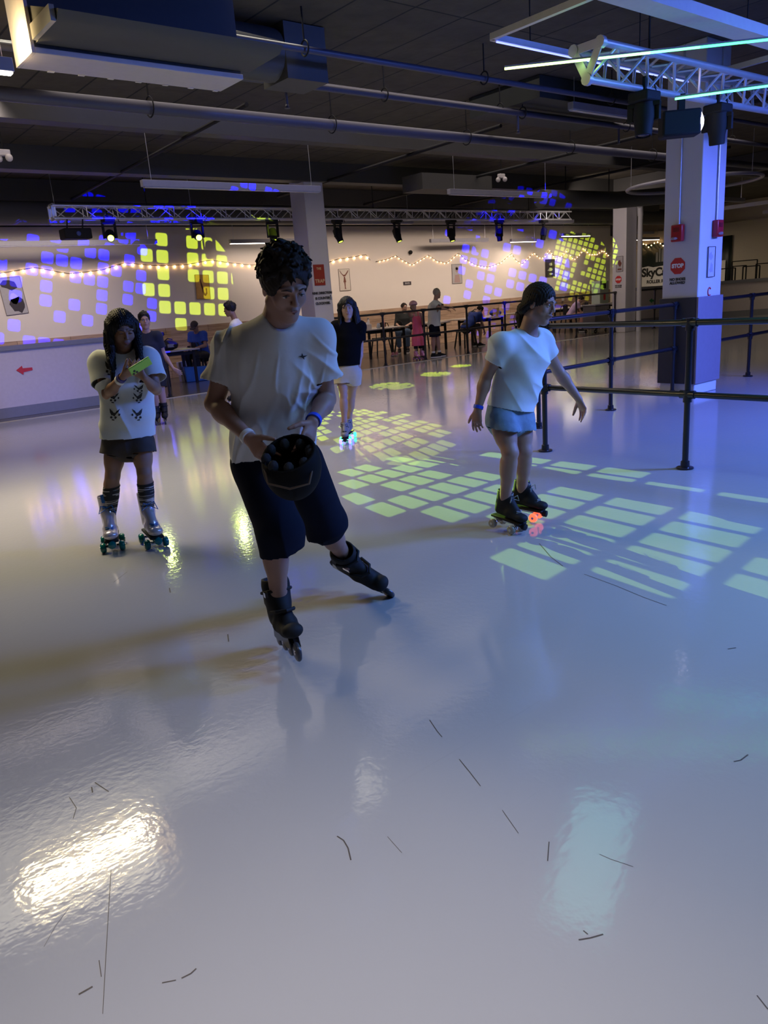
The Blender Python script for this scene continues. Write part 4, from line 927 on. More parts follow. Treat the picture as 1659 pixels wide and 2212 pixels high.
def figure(rp, label, px, k, skin, f, u, side, h=.0045, kh=1.0, thick=1.0, w=1.0, hands=None, detail=True, lids=.6, brow=M_brow, cat='person', gz=None, dz=None):
    """px: joint name -> (px, py, depth offset from the root)"""
    rp = Vector(rp); root = empty('person', rp, label, cat)
    P = {n: (PA(*v, rp, 0) if len(v) == 2 else PA(v[0], v[1], rp, v[2])) if not isinstance(v, Vector) else v for n, v in px.items()}
    if gz: P['anR'].z = P['anL'].z = gz
    if dz: P['anR'].z += dz[0]; P['anL'].z += dz[1]
    f, u, s = basis(f, u); P['f'], P['u'], P['s'] = f, u, s; P['ff'] = (-(Vector(side).cross(HU))).normalized() if False else Vector((f.x, f.y, 0)).normalized()
    pts = [P[n] for n in ('neck', 'shR', 'shL', 'elR', 'elL', 'wrR', 'wrL', 'anR', 'anL', 'pel', 'knR', 'knL')]+[P['hc']+u*.1*kh]
    if hands:
        for q in 'RL': pts.append(P['wr'+q]+Vector(hands[q][0]).normalized()*.16*kh)
    S = SDF(*bounds(pts, .115*k+h), h)
    torso(S, P['neck'], P['chest'], P['waist'], P['pel'], P['shL'], P['shR'], P['hipL'], P['hipR'], side, k*.98, w)
    S.cap(P['chest'].lerp(P['neck'], .7), P['hc']-u*.06*kh-f*.03*kh, .056*k*thick, .048*kh, .03*k); S.cap(P['neck'], P['hc']-u*.02*kh-f*.02*kh, .05*k*thick, .048*kh, .02*k)
    for q in 'RL':
        arm(S, P['sh'+q], P['el'+q], P['wr'+q], k, thick); leg(S, P['hip'+q], P['kn'+q], P['an'+q], k, thick)
        if hands: d, n, sd, cu, th = hands[q]; hand(S, P['wr'+q], d, n, sd, kh*.98, cu, th)
        else: S.cap(P['wr'+q], P['wr'+q]+(P['wr'+q]-P['el'+q]).normalized()*.1*kh, .026*kh, .022*kh, .01)
    head(S, P['hc'], f, u, s, kh, detail)
    S.build('body', skin, root, smooth_it=1)
    if detail: face_parts(root, P['hc'], f, u, s, kh, lids, brow)
    P['root'] = root; return P
def shoe(root, an, f, m, k=1.0, sole=None, h=.006, name='shoe', label=None):
    f = Vector(f); f.z = 0; f.normalize(); u = HU; s = u.cross(f); Pp = lambda a, b, d: an+f*(a*k)+u*(b*k)+s*(d*k)
    S = SDF(*bounds([Pp(-.08, -.09, 0), Pp(.2, .04, 0)], .07*k), h)
    S.ecap(Pp(-.03, -.045, 0), Pp(.07, -.05, 0), (.036*k, .036*k), (.042*k, .032*k), s, .02); S.ecap(Pp(.07, -.05, 0), Pp(.15, -.06, 0), (.043*k, .032*k), (.038*k, .022*k), s, .02)
    S.cap(Pp(0, .02, 0), Pp(0, -.02, 0), .042*k, .045*k, .02); S.plane(Pp(0, -.078, 0), -u); S.plane(Pp(0, .02, 0), u)
    o = S.build(name, m, root, label=label)
    MB().prism([Pp(a, -.085, b) for a, b in ((-.065, -.02), (-.065, .02), (-.02, .036), (.08, .042), (.15, .038), (.185, .0), (.15, -.038), (.08, -.042), (-.02, -.036))], u*.018*k).build('sole', sole or wi, o)
    return o
# ------------------------------------------------------------ skates
def wheel(o, ax, r, wd, m, parent, hub=None):
    ax = Vector(ax).normalized(); q = ax.to_track_quat('Z', 'Y').to_matrix().to_4x4(); q.translation = o
    b = MB().lathe([(.25*r, -wd/2), (.7*r, -wd/2), (.92*r, -wd*.36), (r, -wd*.1), (r, wd*.1), (.92*r, wd*.36), (.7*r, wd/2), (.25*r, wd/2)], 18, q).build('wheel', m, parent)
    MB().lathe([(.3*r, -wd*.56), (.3*r, wd*.56)], 12, q).build('hub', hub or M_chrome, b)
    return b
def inline_skate(root, an, f, u, m=M_blackm, wm=None, k=1.0, h=.004, wheels=4, name='inline_skate'):
    """an = ankle joint, f toe direction, u leg direction (up)"""
    f, u, s = basis(f, u); P = lambda a, b, d: an+f*(a*k)+u*(b*k)+s*(d*k)
    pts = [P(-.12, -.12, -.08), P(-.12, .2, .08), P(.25, -.12, .08), P(.25, .2, -.08)]; lo, hi = bounds(pts, .04)
    S = SDF(lo, hi, h*k if h < .01 else h)
    S.ecap(P(-.005, .10, 0), P(-.008, 0, 0), (.058*k, .062*k), (.050*k, .066*k), s, .02)
    S.ecap(P(-.028, -.045, 0), P(.06, -.05, 0), (.042*k, .040*k), (.046*k, .036*k), s, .03)
    S.ecap(P(.06, -.052, 0), P(.155, -.066, 0), (.047*k, .038*k), (.044*k, .026*k), s, .02)
    S.cap(P(.03, .03, 0), P(.10, -.025, 0), .036*k, .026*k, .03)
    S.ell(P(.178, -.058, 0), (.034*k, .030*k, .042*k), (f, u, s), .012)
    S.ecap(P(-.04, .03, 0), P(-.035, .125, 0), (.050*k, .026*k), (.046*k, .018*k), s, .015)
    S.plane(P(0, .128, 0), u); S.cap(P(-.0, .09, 0), P(0, .2, 0), .043*k, .05*k, .0, 's')
    boot = S.build(name, m, root, label='black inline skate' if m is M_blackm else None)
    fr = MB()
    for q in (-1, 1): fr.prism([P(-.09, -.075, q*.017), P(.17, -.085, q*.017), P(.19, -.125, q*.017), P(.12, -.135, q*.017), P(.05, -.12, q*.017), P(-.03, -.135, q*.017), P(-.10, -.13, q*.017)], s*.004*q*k)
    fr.box((-.07, -.02, -.085), (.16, .02, -.075), Matrix((f, s, u)).transposed().to_4x4() if False else frame_mm(an, f, s, u, k))
    fr.build('frame', M_black, boot)
    for i in range(wheels): wheel(P(-.085+.3*i/(wheels-1)-.01, -.137, 0), s, .038*k, .022*k, wm or mat('smoky_wheel', (.05, .05, .06), .3), boot)
    for a, b, w_ in ((.02, .075, .060), (.075, .0, .048)):
        MB().tube([P(a-.03, b, w_*1.0), P(a+.028, b+.01, w_*.72), P(a+.05, b+.012, 0), P(a+.028, b+.01, -w_*.72), P(a-.03, b, -w_*1.0)], .0075*k, 6).build('strap', M_blackm, boot)
    bk = MB().cbox((.045, .045 if False else -.055, .075), .035, .012, .02, frame_mm(an, f, s, u, k)); bk.build('buckle', M_chrome, boot)
    MB().box((-.115, -.015, -.128), (-.085, .015, -.095), frame_mm(an, f, s, u, k)).build('brake', M_blackm, boot)
    return boot
def frame_mm(o, x, y, z, k=1.0):
    m = Matrix((Vector(x)*k, Vector(y)*k, Vector(z)*k)).transposed().to_4x4(); m.translation = Vector(o); return m
def quad_skate(root, an, f, u, m, wm, lace, plate=None, k=1.0, h=.004, tall=.11, mats=None, name='roller_skate', label=None, hubs=None, tongue=None):
    f, u, s = basis(f, u); P = lambda a, b, d: an+f*(a*k)+u*(b*k)+s*(d*k); T = tall
    pts = [P(-.12, -.14, -.08), P(-.12, T+.02, .08), P(.25, -.14, .08), P(.25, T+.02, -.08)]; lo, hi = bounds(pts, .03)
    S = SDF(lo, hi, h)
    S.ecap(P(-.004, T, 0), P(-.008, 0, 0), (.045*k, .052*k), (.041*k, .055*k), s, .02)
    S.ecap(P(-.03, -.045, 0), P(.06, -.048, 0), (.036*k, .036*k), (.040*k, .034*k), s, .03)
    S.ecap(P(.06, -.048, 0), P(.135, -.062, 0), (.041*k, .034*k), (.042*k, .026*k), s, .02)
    S.ell(P(.152, -.060, 0), (.036*k, .027*k, .040*k), (f, u, s), .012); S.cap(P(.03, .03, 0), P(.09, -.02, 0), .034*k, .026*k, .03)
    S.plane(P(0, T+.003, 0), u); S.cap(P(0, T-.03, 0), P(0, T+.1, 0), .038*k, .046*k, .0, 's'); S.plane(P(0, -.088, 0), -u)
    boot = S.build(name, m, root, label=label)
    mm = frame_mm(an, f, s, u, k)
    MB().box((-.075, -.040, -.104), (.165, .040, -.088), mm).build('sole', M_blackm, boot, bevel=.006)
    pl = MB().box((-.06, -.022, -.118), (.15, .022, -.104), mm)
    for a in (-.04, .115): pl.tube([P(a, -.135, -.05), P(a, -.135, .05)], .008*k, 8); pl.tube([P(a, -.11, 0), P(a, -.138, 0)], .016*k, 8)
    pl.build('truck', plate or M_chrome, boot)
    for a in (-.04, .115):
        for q in (-1, 1): wheel(P(a, -.140, q*.052), s, .030*k, .032*k, wm if not isinstance(wm, list) else wm[(0 if a < 0 else 1)], boot, hubs)
    MB().lathe([(.018*k, -.02*k), (.022*k, -.01*k), (.022*k, .012*k), (.012*k, .016*k)], 12, frame_mm(P(.175, -.112, 0), s, u, f)).build('toe_stop', wm if not isinstance(wm, list) else M_blackm, boot)
    if tongue: MB().prism([P(.052, T-.03, -.02), P(.052, T+.015, -.024), P(.047, T+.022, 0), P(.052, T+.015, .024), P(.052, T-.03, .02)], f*.006).build('tongue', tongue, boot)
    lc = MB(); n = 7
    for i in range(n):
        t = i/(n-1); a = .055+(0 if t < .55 else (t-.55)*.17); b = T-.01-(T+.0)*min(t/.55, 1)-(max(t-.55, 0))*.05
        if t >= .55: b = .012-(t-.55)*.07
        w_ = .022
        lc.tube([P(a-.012, b, -w_), P(a+.003, b-.004, 0), P(a-.012, b-.010, w_)], .0035*k, 6); lc.tube([P(a-.012, b, w_), P(a+.004, b-.006, 0), P(a-.012, b-.012, -w_)], .0035*k, 6)
    lc.tube([P(.055, T*.55, 0), P(.075, T*.55+.02, -.03), P(.08, T*.4, -.045), P(.06, T*.5, -.01)], .0032*k, 6); lc.tube([P(.055, T*.55, 0), P(.075, T*.55+.02, .03), P(.08, T*.35, .045), P(.06, T*.5, .01)], .0032*k, 6)
    lc.build('laces', lace, boot)
    return boot
def band(root, a, b, r, m, wd=.02, name='wristband', label=None):
    a = Vector(a); b = Vector(b); d = (b-a).normalized(); q = d.to_track_quat('Z', 'Y').to_matrix().to_4x4(); q.translation = a
    return MB().lathe([(r, -wd/2), (r+.0025, -wd/2), (r+.003, 0), (r+.0025, wd/2), (r, wd/2)], 22, q).build(name, m, root, label=label)
def hair_short(root, c, f, u, s, m, k=1.0, h=.005, vol=.016, messy=1.0, front=.07, seed=3, tufts=120, low=-.03):
    P = lambda a, b, d: c+s*(a*k)+u*(b*k)+f*(d*k); ax = (s, u, f)
    S = SDF(*bounds([c], .17*k), h)
    S.ell(P(0, .035, -.014), ((.076+vol)*k, (.088+vol*1.2)*k, (.096+vol)*k), ax, .0)
    # cut away the face and the neck; keep a hairline in front of the ears
    S.ell(P(0, -.045, .088), (.069*k, .114*k, .078*k), ax, .01, 's'); S.ell(P(0, -.140, .045), (.14*k, .130*k, .12*k), ax, .012, 's')
    r = random.Random(seed)
    for i in range(tufts):
        a = r.uniform(0, 2*PI); e = math.asin(r.uniform(-.15, 1)); d = Vector((math.cos(a)*math.cos(e), math.sin(e), math.sin(a)*math.cos(e)))
        if d.z > .5 and d.y < .48: continue
        if d.y < .22 and d.z > .0: continue
        if d.y < .05 and d.z > -.4: continue
        nrm = (s*d.x+u*d.y+f*d.z).normalized(); p = P(d.x*(.076+vol*.75), .035+d.y*(.086+vol*1.0), -.014+d.z*(.096+vol*.75))
        t = (f*r.uniform(-.2, 1.0)+s*r.uniform(-.9, .5)+u*r.uniform(-.5, .5)); t = (t-nrm*t.dot(nrm)).normalized(); g = messy*(.45+.75*max(d.y, 0))
        q = p+t*.014*k+nrm*.005*k*g; q2 = q+(t+nrm*r.uniform(-.5, .6)+s*r.uniform(-.3, .3)).normalized()*.014*k*g
        z_ = r.uniform(.8, 1.7); q = p+(q-p)*z_; q2 = q+(q2-q)*z_*.0+(q2-p)*.55*z_
        S.cap(p-nrm*.005, q, .0085*k*z_, .0070*k*z_, .006); S.cap(q, q2, .0064*k*z_, .0026*k, .005)
    cc = c
    S.noise(lambda X, Y, Z: .0016*k*np.sin((X-cc[0])*330/k+np.sin((Z-cc[2])*90)*3)*np.sin((Y-cc[1])*290/k+np.sin((X-cc[0])*80)*3))
    return S.build('hair', m, root, smooth_it=0 if h < .006 else 1)
def curtain(c, f, u, s, k, length, out=.10, front=45, droop=.0, r0=.027, r1=.013, n=5, seed=1, fl=None):
    r = random.Random(seed); paths = []
    for sg in (-1, 1):
        for i in range(n):
            ph = math.radians(front+(178-front)*i/(n-1)); rad = s*math.sin(ph)*sg+f*math.cos(ph); ln = length*(1-.12*r.random())*(fl if fl and i == 0 else 1)
            pts = [c+u*.078*k+rad*.045*k, c+u*.040*k+rad*.082*k, c-u*.02*k+rad*.092*k, c-HU*.10*k+rad*.094*k, c-HU*(.10+(ln-.10)*.5)*k+rad*out*k+f*droop*.5*k, c-HU*ln*k+rad*(out+.012)*k+f*droop*k]
            paths.append((pts, r0, r1))
    return paths
def hair_long(root, c, f, u, s, m, paths, k=1.0, h=.005, vol=.012, part=True, seed=5, fine=30):
    """paths: list of (points, r0, r1) world-space locks hanging from the head"""
    P = lambda a, b, d: c+s*(a*k)+u*(b*k)+f*(d*k); ax = (s, u, f); pts = [c+V3(.15, .15, .16)*k, c-V3(.15, .15, .1)*k]
    for q, _, _ in paths: pts += q
    S = SDF(*bounds(pts, .07*k), h)
    S.ell(P(0, .032, -.016), ((.078+vol)*k, (.089+vol)*k, (.097+vol)*k), ax, .0)
    S.ell(P(0, -.045, .088), (.066*k, .105*k, .070*k), ax, .01, 's'); S.ell(P(0, -.16, .05), (.062*k, .14*k, .12*k), ax, .012, 's')
    for q, r0, r1 in paths:
        n = len(q)-1
        for i in range(n):
            ra = r0+(r1-r0)*i/n; rb = r0+(r1-r0)*(i+1)/n; S.cap(q[i], q[i+1], ra*k, rb*k, .014*k)
    if part: S.cap(P(0, .16, -.05), P(0, .105, .08), .012*k, .010*k, .012*k, 's')
    L = np.array(list(u)); Sx = np.array(list(s)); Fx = np.array(list(f)); cc = np.array(list(c))
    S.noise(lambda X, Y, Z: .0026*k*np.sin(((X-cc[0])*Sx[0]+(Y-cc[1])*Sx[1]+(Z-cc[2])*Sx[2])*520/k+np.sin(Z*30)*1.5)+.0020*k*np.sin(((X-cc[0])*Fx[0]+(Y-cc[1])*Fx[1]+(Z-cc[2])*Fx[2])*430/k+np.sin(Z*23)*2))
    o = S.build('hair', m, root, smooth_it=0)
    r = random.Random(seed); st = MB()
    for q, r0, r1 in paths:
        for j in range(fine):
            a = r.uniform(0, 2*PI); rr_ = r.uniform(.82, 1.08); n = len(q); off = [s*math.cos(a+.2*i)*(r0+(r1-r0)*i/(n-1))*k*rr_+f*math.sin(a+.2*i)*(r0+(r1-r0)*i/(n-1))*k*rr_ for i in range(n)]
            pp = [q[i]+off[i] for i in range(n)]; pp.append(pp[-1]+(pp[-1]-pp[-2]).normalized()*r.uniform(.0, .05)*k+s*r.uniform(-.006, .006)); st.tube(pp, [.0022*k]*(n)+[.0006], 4, caps=False)
    st.build('hair_strands', m, o)
    return o
# ------------------------------------------------------------ people
def decal(root, bv, name, polys, m, off=.0035):
    q = MB()
    for poly in polys:
        c = (sum(p[0] for p in poly)/len(poly), sum(p[1] for p in poly)/len(poly)); ring = []
        def hit(x, y):
            d = ray(x, y).normalized(); h = bv.ray_cast(CAMP, d)
            return h[0]+h[1]*math.copysign(off, -h[1].dot(d)) if h[0] else None
        for sc in (1.0, .5): ring += [hit(c[0]+(x-c[0])*sc, c[1]+(y-c[1])*sc) for x, y in poly]
        ring.append(hit(*c))
        if any(r is None for r in ring): continue
        n = len(poly); q.add(ring, [(i, (i+1) % n, n+(i+1) % n, n+i) for i in range(n)]+[(n+i, n+(i+1) % n, 2*n) for i in range(n)])
    if q.v: q.build(name, m, root)
def bvh(o): return BVHTree.FromPolygons([v.co.copy() for v in o.data.vertices], [tuple(p.vertices) for p in o.data.polygons])
M_tee = mat('white_cotton', (.66, .66, .68), .85, var=.03, scale=40, bump=.05)
ink = MATS['black_ink']
def teen():
    rp = V3(1.75, 2.60, 0); J = lambda x, y, da: PA(x, y, rp, da)
    side = (HR*.98+HA*.15); f = HR*.42-HA*.78-HU*.50; u = HU*.9+HR*.10-HA*.30
    px = dict(neck=(598, 684, -.10), chest=(592, 790, -.02), waist=(590, 900, .02), pel=(592, 985, .08), shR=(500, 752, .02), shL=(684, 730, -.02), elR=(462, 872, -.02), wrR=(538, 946, -.20),
              elL=(706, 862, .02), wrL=(676, 910, -.16), hipR=(548, 1000, .08), hipL=(650, 998, .10), knR=(592, 1150, -.10), knL=(700, 1130, .30), anR=(606, 1330, -.02), anL=(752, 1226, .55), hc=(615, 616, -.15))
    dR = J(583, 998, -.27)-J(*px['wrR']); dL = J(660, 965, -.24)-J(*px['wrL'])
    P = figure(rp, 'boy in white t-shirt and long dark shorts on inline skates, largest person in front', px, 1.0, SK_fair, f, u, side, .0045, 1.0, .98, 1.0,
               dict(R=(dR, HA*.9+HR*.3, 1, (.35, .6, .7, .8), (.7, .7, -.1)), L=(dL, HA*.7-HR*.6, -1, (.15, .5, .7, .8), (.6, .8, .1))), lids=.8, dz=(.034, .030))
    root = P['root']; f, u, s = P['f'], P['u'], P['s']
    hair_short(root, P['hc'], f, u, s, M_hairn, 1.0, .0042, .015, 1.25, seed=4, tufts=300)
    b1 = folds(.022, 80, HR*.75+HU*.65, 3.1, long=2.5); b2 = folds(.012, 120, HR*.9-HU*.25, 8.7, long=3)
    shirt = tee(root, P, M_tee, side, J(590, 985, .02), V3(0, 0, -1)+HR*.10, fold=lambda V: b1(V)+b2(V), label='white t-shirt', loose=(.168, .122, .176, .130), sr=(.062, .074), neckr=.070, nf=.055, neck_off=.02)
    P2 = dict(P); P2['hipR'] = P['hipR']; P2['anR'] = J(620, 1330, -.08); P2['knR'] = J(606, 1150, -.10); P2['knL'] = J(704, 1130, .28); P2['anL'] = J(712, 1222, .33)
    trousers(root, P2, mat('navy_fabric', (.007, .009, .020), .9, spec=.12, var=.2, bump=.1), side, 1.0, 1.22, 1.22, V3(0, 0, -1)+HR*.18, V3(0, 0, -1)+HR*.32, fold=folds(.014, 40, HR, 1.3), label='long dark navy shorts')
    decal(root, bvh(shirt), 'shirt_logo', [[(643, 770), (650, 768.5), (652, 762), (654.5, 768), (664, 767), (656, 771.5), (656.5, 777), (653, 773), (650, 771.5)]], ink)
    inline_skate(root, P['anR'], (J(640, 1450, -.42)-J(588, 1400, -.02)).normalized(), (P['knR']-P['anR']).normalized()*.6+HU*.7, k=1.08)
    inline_skate(root, P['anL'], (HR*.80-HA*.45-HU*.36), (P['knL']-P['anL']).normalized(), k=1.08)
    band(root, P['wrL'].lerp(P['elL'], .05), P['elL'], .029, mat('blue_band', (.02, .08, .8), .4), label='blue wristband')
    band(root, P['wrR'].lerp(P['elR'], .04), P['elR'], .029, wi, label='white paper wristband')
    # helmet held upside down in both hands
    hcn = J(630, 1004, -.32); t = empty('skate_helmet', hcn, 'black skate helmet with its padded inside facing up, held by the boy in front', 'helmet')
    ax = (HR, (HA*.95+HU*.3).normalized(), (HU*.95-HA*.3).normalized()); up = (HU*.80-HA*.45+HR*-.12).normalized()
    S = SDF(*bounds([hcn], .19), .005); S.ell(hcn, (.112, .118, .142), ax, 0)
    S.op(hcn-V3(.15, .15, .15), hcn+V3(.15, .15, .15), (lambda X, Y, Z: (np.sqrt(((X-hcn[0])*HR[0]+(Y-hcn[1])*HR[1])**2+0*Z)-.0035)), .006, 's') if False else None
    S.ell(hcn+up*.004, (.098, .104, .128), ax, 0, 's'); S.plane(hcn+up*.058, up)
    for q in (-.06, 0, .06): S.cap(hcn+HR*q-HU*.05-HA*.125, hcn+HR*q*.5-HU*.15-HA*.03, .007, .005, .006, 's')
    S.build('shell', mat('helmet_black', (.003, .003, .0035), .7, spec=.15), t)
    for i in range(9):
        pd = MB()
        a = PI*i/8*1.9+.3; p = hcn+up*.045+HR*math.cos(a)*.083+(HA*.9+HU*.4)*math.sin(a)*.08; pd.sphere(p, .020, 10, (1.1, .7, 1.2))
        pd.build('padding', mat('padding_grey', (.012, .012, .014), .9, bump=.4, scale=80), t)
    MB().tube([hcn+up*.04-HR*.10, hcn-HU*.04-HR*.08-HA*.11, hcn-HU*.06-HA*.135, hcn-HU*.05+HR*.07-HA*.12, hcn+up*.04+HR*.10], .004, 6).build('trim_line', mat('brown_trim', (.08, .05, .03), .5), t)
teen()
def woman():
    rp = V3(3.62, 3.1, 0); J = lambda x, y, da: PA(x, y, rp, da)
    side = (HR*.88+HA*.46); f = HR*.72-HA*.64-HU*.24; u = HU*.95+HR*.18
    px = dict(neck=(1138, 722, 0), chest=(1132, 772, 0), waist=(1114, 838, .02), pel=(1100, 892, .03), shR=(1084, 745, -.09), shL=(1168, 735, .09), elR=(1050, 815, -.04), wrR=(1032, 885, -.08),
              elL=(1205, 800, .16), wrL=(1250, 862, .14), hipR=(1082, 905, -.03), hipL=(1122, 902, .09), knR=(1102, 978, -.14), knL=(1132, 975, .02), anR=(1090, 1090, .0), anL=(1127, 1068, .16), hc=(1166, 656, -.04))
    P = figure(rp, 'woman in pale blue-lit t-shirt and denim shorts on black roller skates at the right', px, .93, SK_fair, f, u, side, .0045, .95, 1.0, .92,
               dict(R=(HU*-1-HR*.12, HR*.4+HA*.6, -1, (.3, .35, .4, .45), (.7, .6, .2)), L=(HU*-.85+HR*.35, -HR*.6-HA*.3, 1, (.35, .4, .5, .6), (.7, .6, .3))), lids=.55, dz=(.01, .01))
    root = P['root']; f, u, s = P['f'], P['u'], P['s']; hc = P['hc']
    hair_long(root, hc, f, u, s, M_hairn, [([hc-f*.06-u*.0, hc-f*.10-u*.05, hc-f*.105-u*.10, hc-f*.09-u*.145], .042, .020), ([hc+s*.06-f*.03, hc+s*.062-f*.07-u*.05, hc-f*.10-u*.07], .030, .02), ([hc-s*.06-f*.03, hc-s*.062-f*.07-u*.05, hc-f*.10-u*.07], .030, .02)], .95, .0045, .008, part=False)
    b1 = folds(.013, 46, HR*.8+HU*.55, 5.1)
    P['chest'] = P['chest']
    tee(root, P, mat('pale_cotton', (.62, .68, .72), .85, var=.03, scale=40, bump=.05), side, J(1098, 882, .0), V3(0, 0, -1)-HR*.25, .90, .95, .014, .52, (.068, .070), (.168, .132, .180, .142), .066, fold=b1, label='pale t-shirt')
    trousers(root, P, mat('light_denim', (.16, .24, .33), .8, var=.35, scale=25, bump=.2), side, .93, .30, .30, V3(0, 0, -1)-HR*.2, V3(0, 0, -1)-HR*.2, (.098, .106), (.098, .106), fold=folds(.006, 50, HR, 2.3), label='light denim shorts')
    wl = mat('glow_wheel_clear', (.45, .42, .35), .15, trans=.3); wr = mat('glow_wheel_red', (.8, .2, .1), .2, emit=(1, .12, .05), es=1.6)
    for an, fd, w2 in ((P['anR'], HR*.62-HA*.72-HU*.12, [wl, wl]), (P['anL'], HR*.80-HA*.52-HU*.10, [wl, wr])):
        quad_skate(root, an, fd, HU+HR*.05, M_blackm, w2, mat('grey_lace', (.25, .25, .25), .7), k=.98, tall=.085, label='black high-top roller skate')
    band(root, P['wrR'].lerp(P['elR'], .08), P['elR'], .028, MATS['blue_band'], label='blue wristband')
woman()
def phone_girl():
    rp = V3(1.72, 4.95, 0); J = lambda x, y, da: PA(x, y, rp, da)
    side = HR*.945+HA*.33; f = HR*.48-HA*.80-HU*.35; u = HU
    px = dict(neck=(264, 758, -.0), chest=(272, 822, 0), waist=(276, 890, .0), pel=(276, 948, .02), shR=(219, 786, 0), shL=(318, 778, 0), elR=(232, 852, -.10), wrR=(267, 812, -.24),
              elL=(338, 842, -.08), wrL=(312, 815, -.22), hipR=(250, 958, .02), hipL=(304, 956, .02), knR=(243, 1030, -.02), knL=(312, 1022, -.02), anR=(234, 1112, .02), anL=(319, 1106, .02), hc=(264, 712, -.03))
    P = figure(rp, 'girl looking at her phone, in white graphic t-shirt and teal-wheeled roller skates', px, .88, SK_tan, f, u, side, .0045, .93, .98, .93,
               dict(R=(HR*.75-HA*.25+HU*.35, HA*.5+HU*.6, 1, (.25, .35, .5, .6), (.7, .4, .4)), L=(-HR*.6-HA*.2+HU*.55, HR*.1+HA*.8+HU*.3, -1, (.3, .45, .5, .6), (.6, .5, .3))), lids=.95, gz=.197)
    root = P['root']; f, u, s = P['f'], P['u'], P['s']; hc = P['hc']
    hair_long(root, hc, f, u, s, M_hairb, curtain(hc, f, u, s, .95, .34, .106, 76, .0, .026, .016, 6)+[([hc-s*.088-f*.0-u*.02, J(232, 745, -.06), J(238, 778, -.12), J(243, 805, -.15), J(244, 824, -.15)], .026, .010), ([hc+s*.088-u*.02, J(299, 750, -.06), J(302, 775, -.13), J(304, 796, -.16)], .028, .018)], .95, .0045, .012, fine=12)
    b1 = folds(.014, 44, HR*.9+HU*.25, 6.4); tm = mat('white_graphic_cotton', (.62, .66, .64), .85, var=.03, scale=40, bump=.05)
    shirt = tee(root, P, tm, side, J(276, 944, .0), V3(0, 0, -1)-HR*.05, .90, 1.05, .018, .66, (.088, .096), (.176, .132, .190, .142), .070, fold=b1, label='oversized white t-shirt with black drawings')
    bv = bvh(shirt); pol = []
    def wing(cx, cy, sx, sy):
        q = lambda a: [(cx+x*sx, cy+y*sy) for x, y in a]
        return [q([(-11, -9), (-5, -5), (-1, 1), (3, -2), (4, 3), (-1, 6), (-4, 1), (-8, -3)]), q([(2, -3), (9, -10), (8, -2), (5, 4), (2, 2)]), q([(-6, 7), (-2, 5), (0, 9), (-3, 11)]), q([(3, 6), (7, 5), (8, 9), (4, 10)]), q([(-12, 1), (-9, 0), (-8, 4), (-11, 5)]), q([(-1, 12), (4, 11), (5, 13), (0, 14)])]
    for cx, cy, sx, sy in ((246, 857, -1, 1), (298, 857, 1, 1), (247, 893, -1.1, 1.1), (297, 893, 1.1, 1.1), (238, 793, -1.2, 1.3), (300, 838, 1, .8)): decal(root, bv, 'shirt_print', wing(cx, cy, sx, sy), ink)
    trousers(root, P, mat('dark_camo', (.045, .035, .030), .85, var=.6, scale=14, bump=.1), side, .90, .34, .34, None, None, (.100, .112), (.106, .116), fold=folds(.007, 55, HR, 4.3), label='dark camouflage shorts')
    # striped knee socks
    sm = bpy.data.materials.new('striped_sock'); sm.use_nodes = True; N = sm.node_tree.nodes; L = sm.node_tree.links; b = N['Principled BSDF']
    tc = N.new('ShaderNodeTexCoord'); mp = N.new('ShaderNodeMapping'); mp.inputs['Scale'].default_value = (2, 2, 34); L.new(tc.outputs['Object'], mp.inputs[0]); nz = N.new('ShaderNodeTexNoise'); nz.inputs['Scale'].default_value = 1.6; L.new(mp.outputs[0], nz.inputs[0])
    rp_ = N.new('ShaderNodeValToRGB'); rp_.color_ramp.interpolation = 'CONSTANT'; e = rp_.color_ramp.elements; e[0].color = (.02, .02, .022, 1); e[1].position = .5; e[1].color = (.42, .40, .38, 1); q = e.new(.58); q.color = (.06, .055, .055, 1)
    L.new(nz.outputs['Fac'], rp_.inputs[0]); L.new(rp_.outputs[0], b.inputs['Base Color']); b.inputs['Roughness'].default_value = .9
    for q in 'RL':
        kn, an = P['kn'+q], P['an'+q]; S = SDF(*bounds([kn, an], .09), .005); a = kn.lerp(an, .24)
        S.cap(a, kn.lerp(an, .45), .0535, .0535, .0, cut=(a, (kn-an).normalized())); S.cap(kn.lerp(an, .45), an, .0535, .040, .0)
        S.plane(a, (kn-an).normalized()); S.build('knee_sock', sm, root, label='black and white striped knee sock')
        MB().lathe([(.0545, -.006), (.056, 0), (.0545, .008)], 20, frame_mm(a, HR, (kn-an).normalized().cross(HR).normalized(), (kn-an).normalized())).build('sock_cuff', M_blackm, root)
    tw = mat('teal_wheel', (.0, .13, .14), .2); tl = mat('blue_tongue', (.01, .10, .30), .4); sb = mat('silver_boot', (.52, .48, .55), .22, metal=.35)
    for q, fd in (('R', -HA*.94+HR*.30), ('L', -HA*.9+HR*.48)):
        an = P['an'+q]; quad_skate(root, an, fd, HU, sb, tw, tl, k=1.15, tall=.14, label='silver high-top roller skate with teal wheels', tongue=tl)
    w = P['wrR'].lerp(P['elR'], .12); band(root, w, P['elR'], .026, mat('purple_band', (.05, .04, .22), .5), label='dark purple wristband'); band(root, P['wrR'].lerp(P['elR'], .22), P['elR'], .029, wi, .022, label='white wristband')
    pc = J(303, 791, -.33); t = empty('phone', pc, 'smartphone in a lime green case held by the girl with long black hair', 'phone')
    fm = frame_m(pc, (HU*.62-HA*.75).normalized(), -(HR*.75+HA*.55+HU*.2).normalized()); x = Vector(fm.col[0][:3]); y = Vector(fm.col[1][:3]); y = (y-x*y.dot(x)).normalized(); fm = frame_m(pc, x, y)
    zz = 1 if Vector(fm.col[2][:3]).dot(HA) > 0 else -1
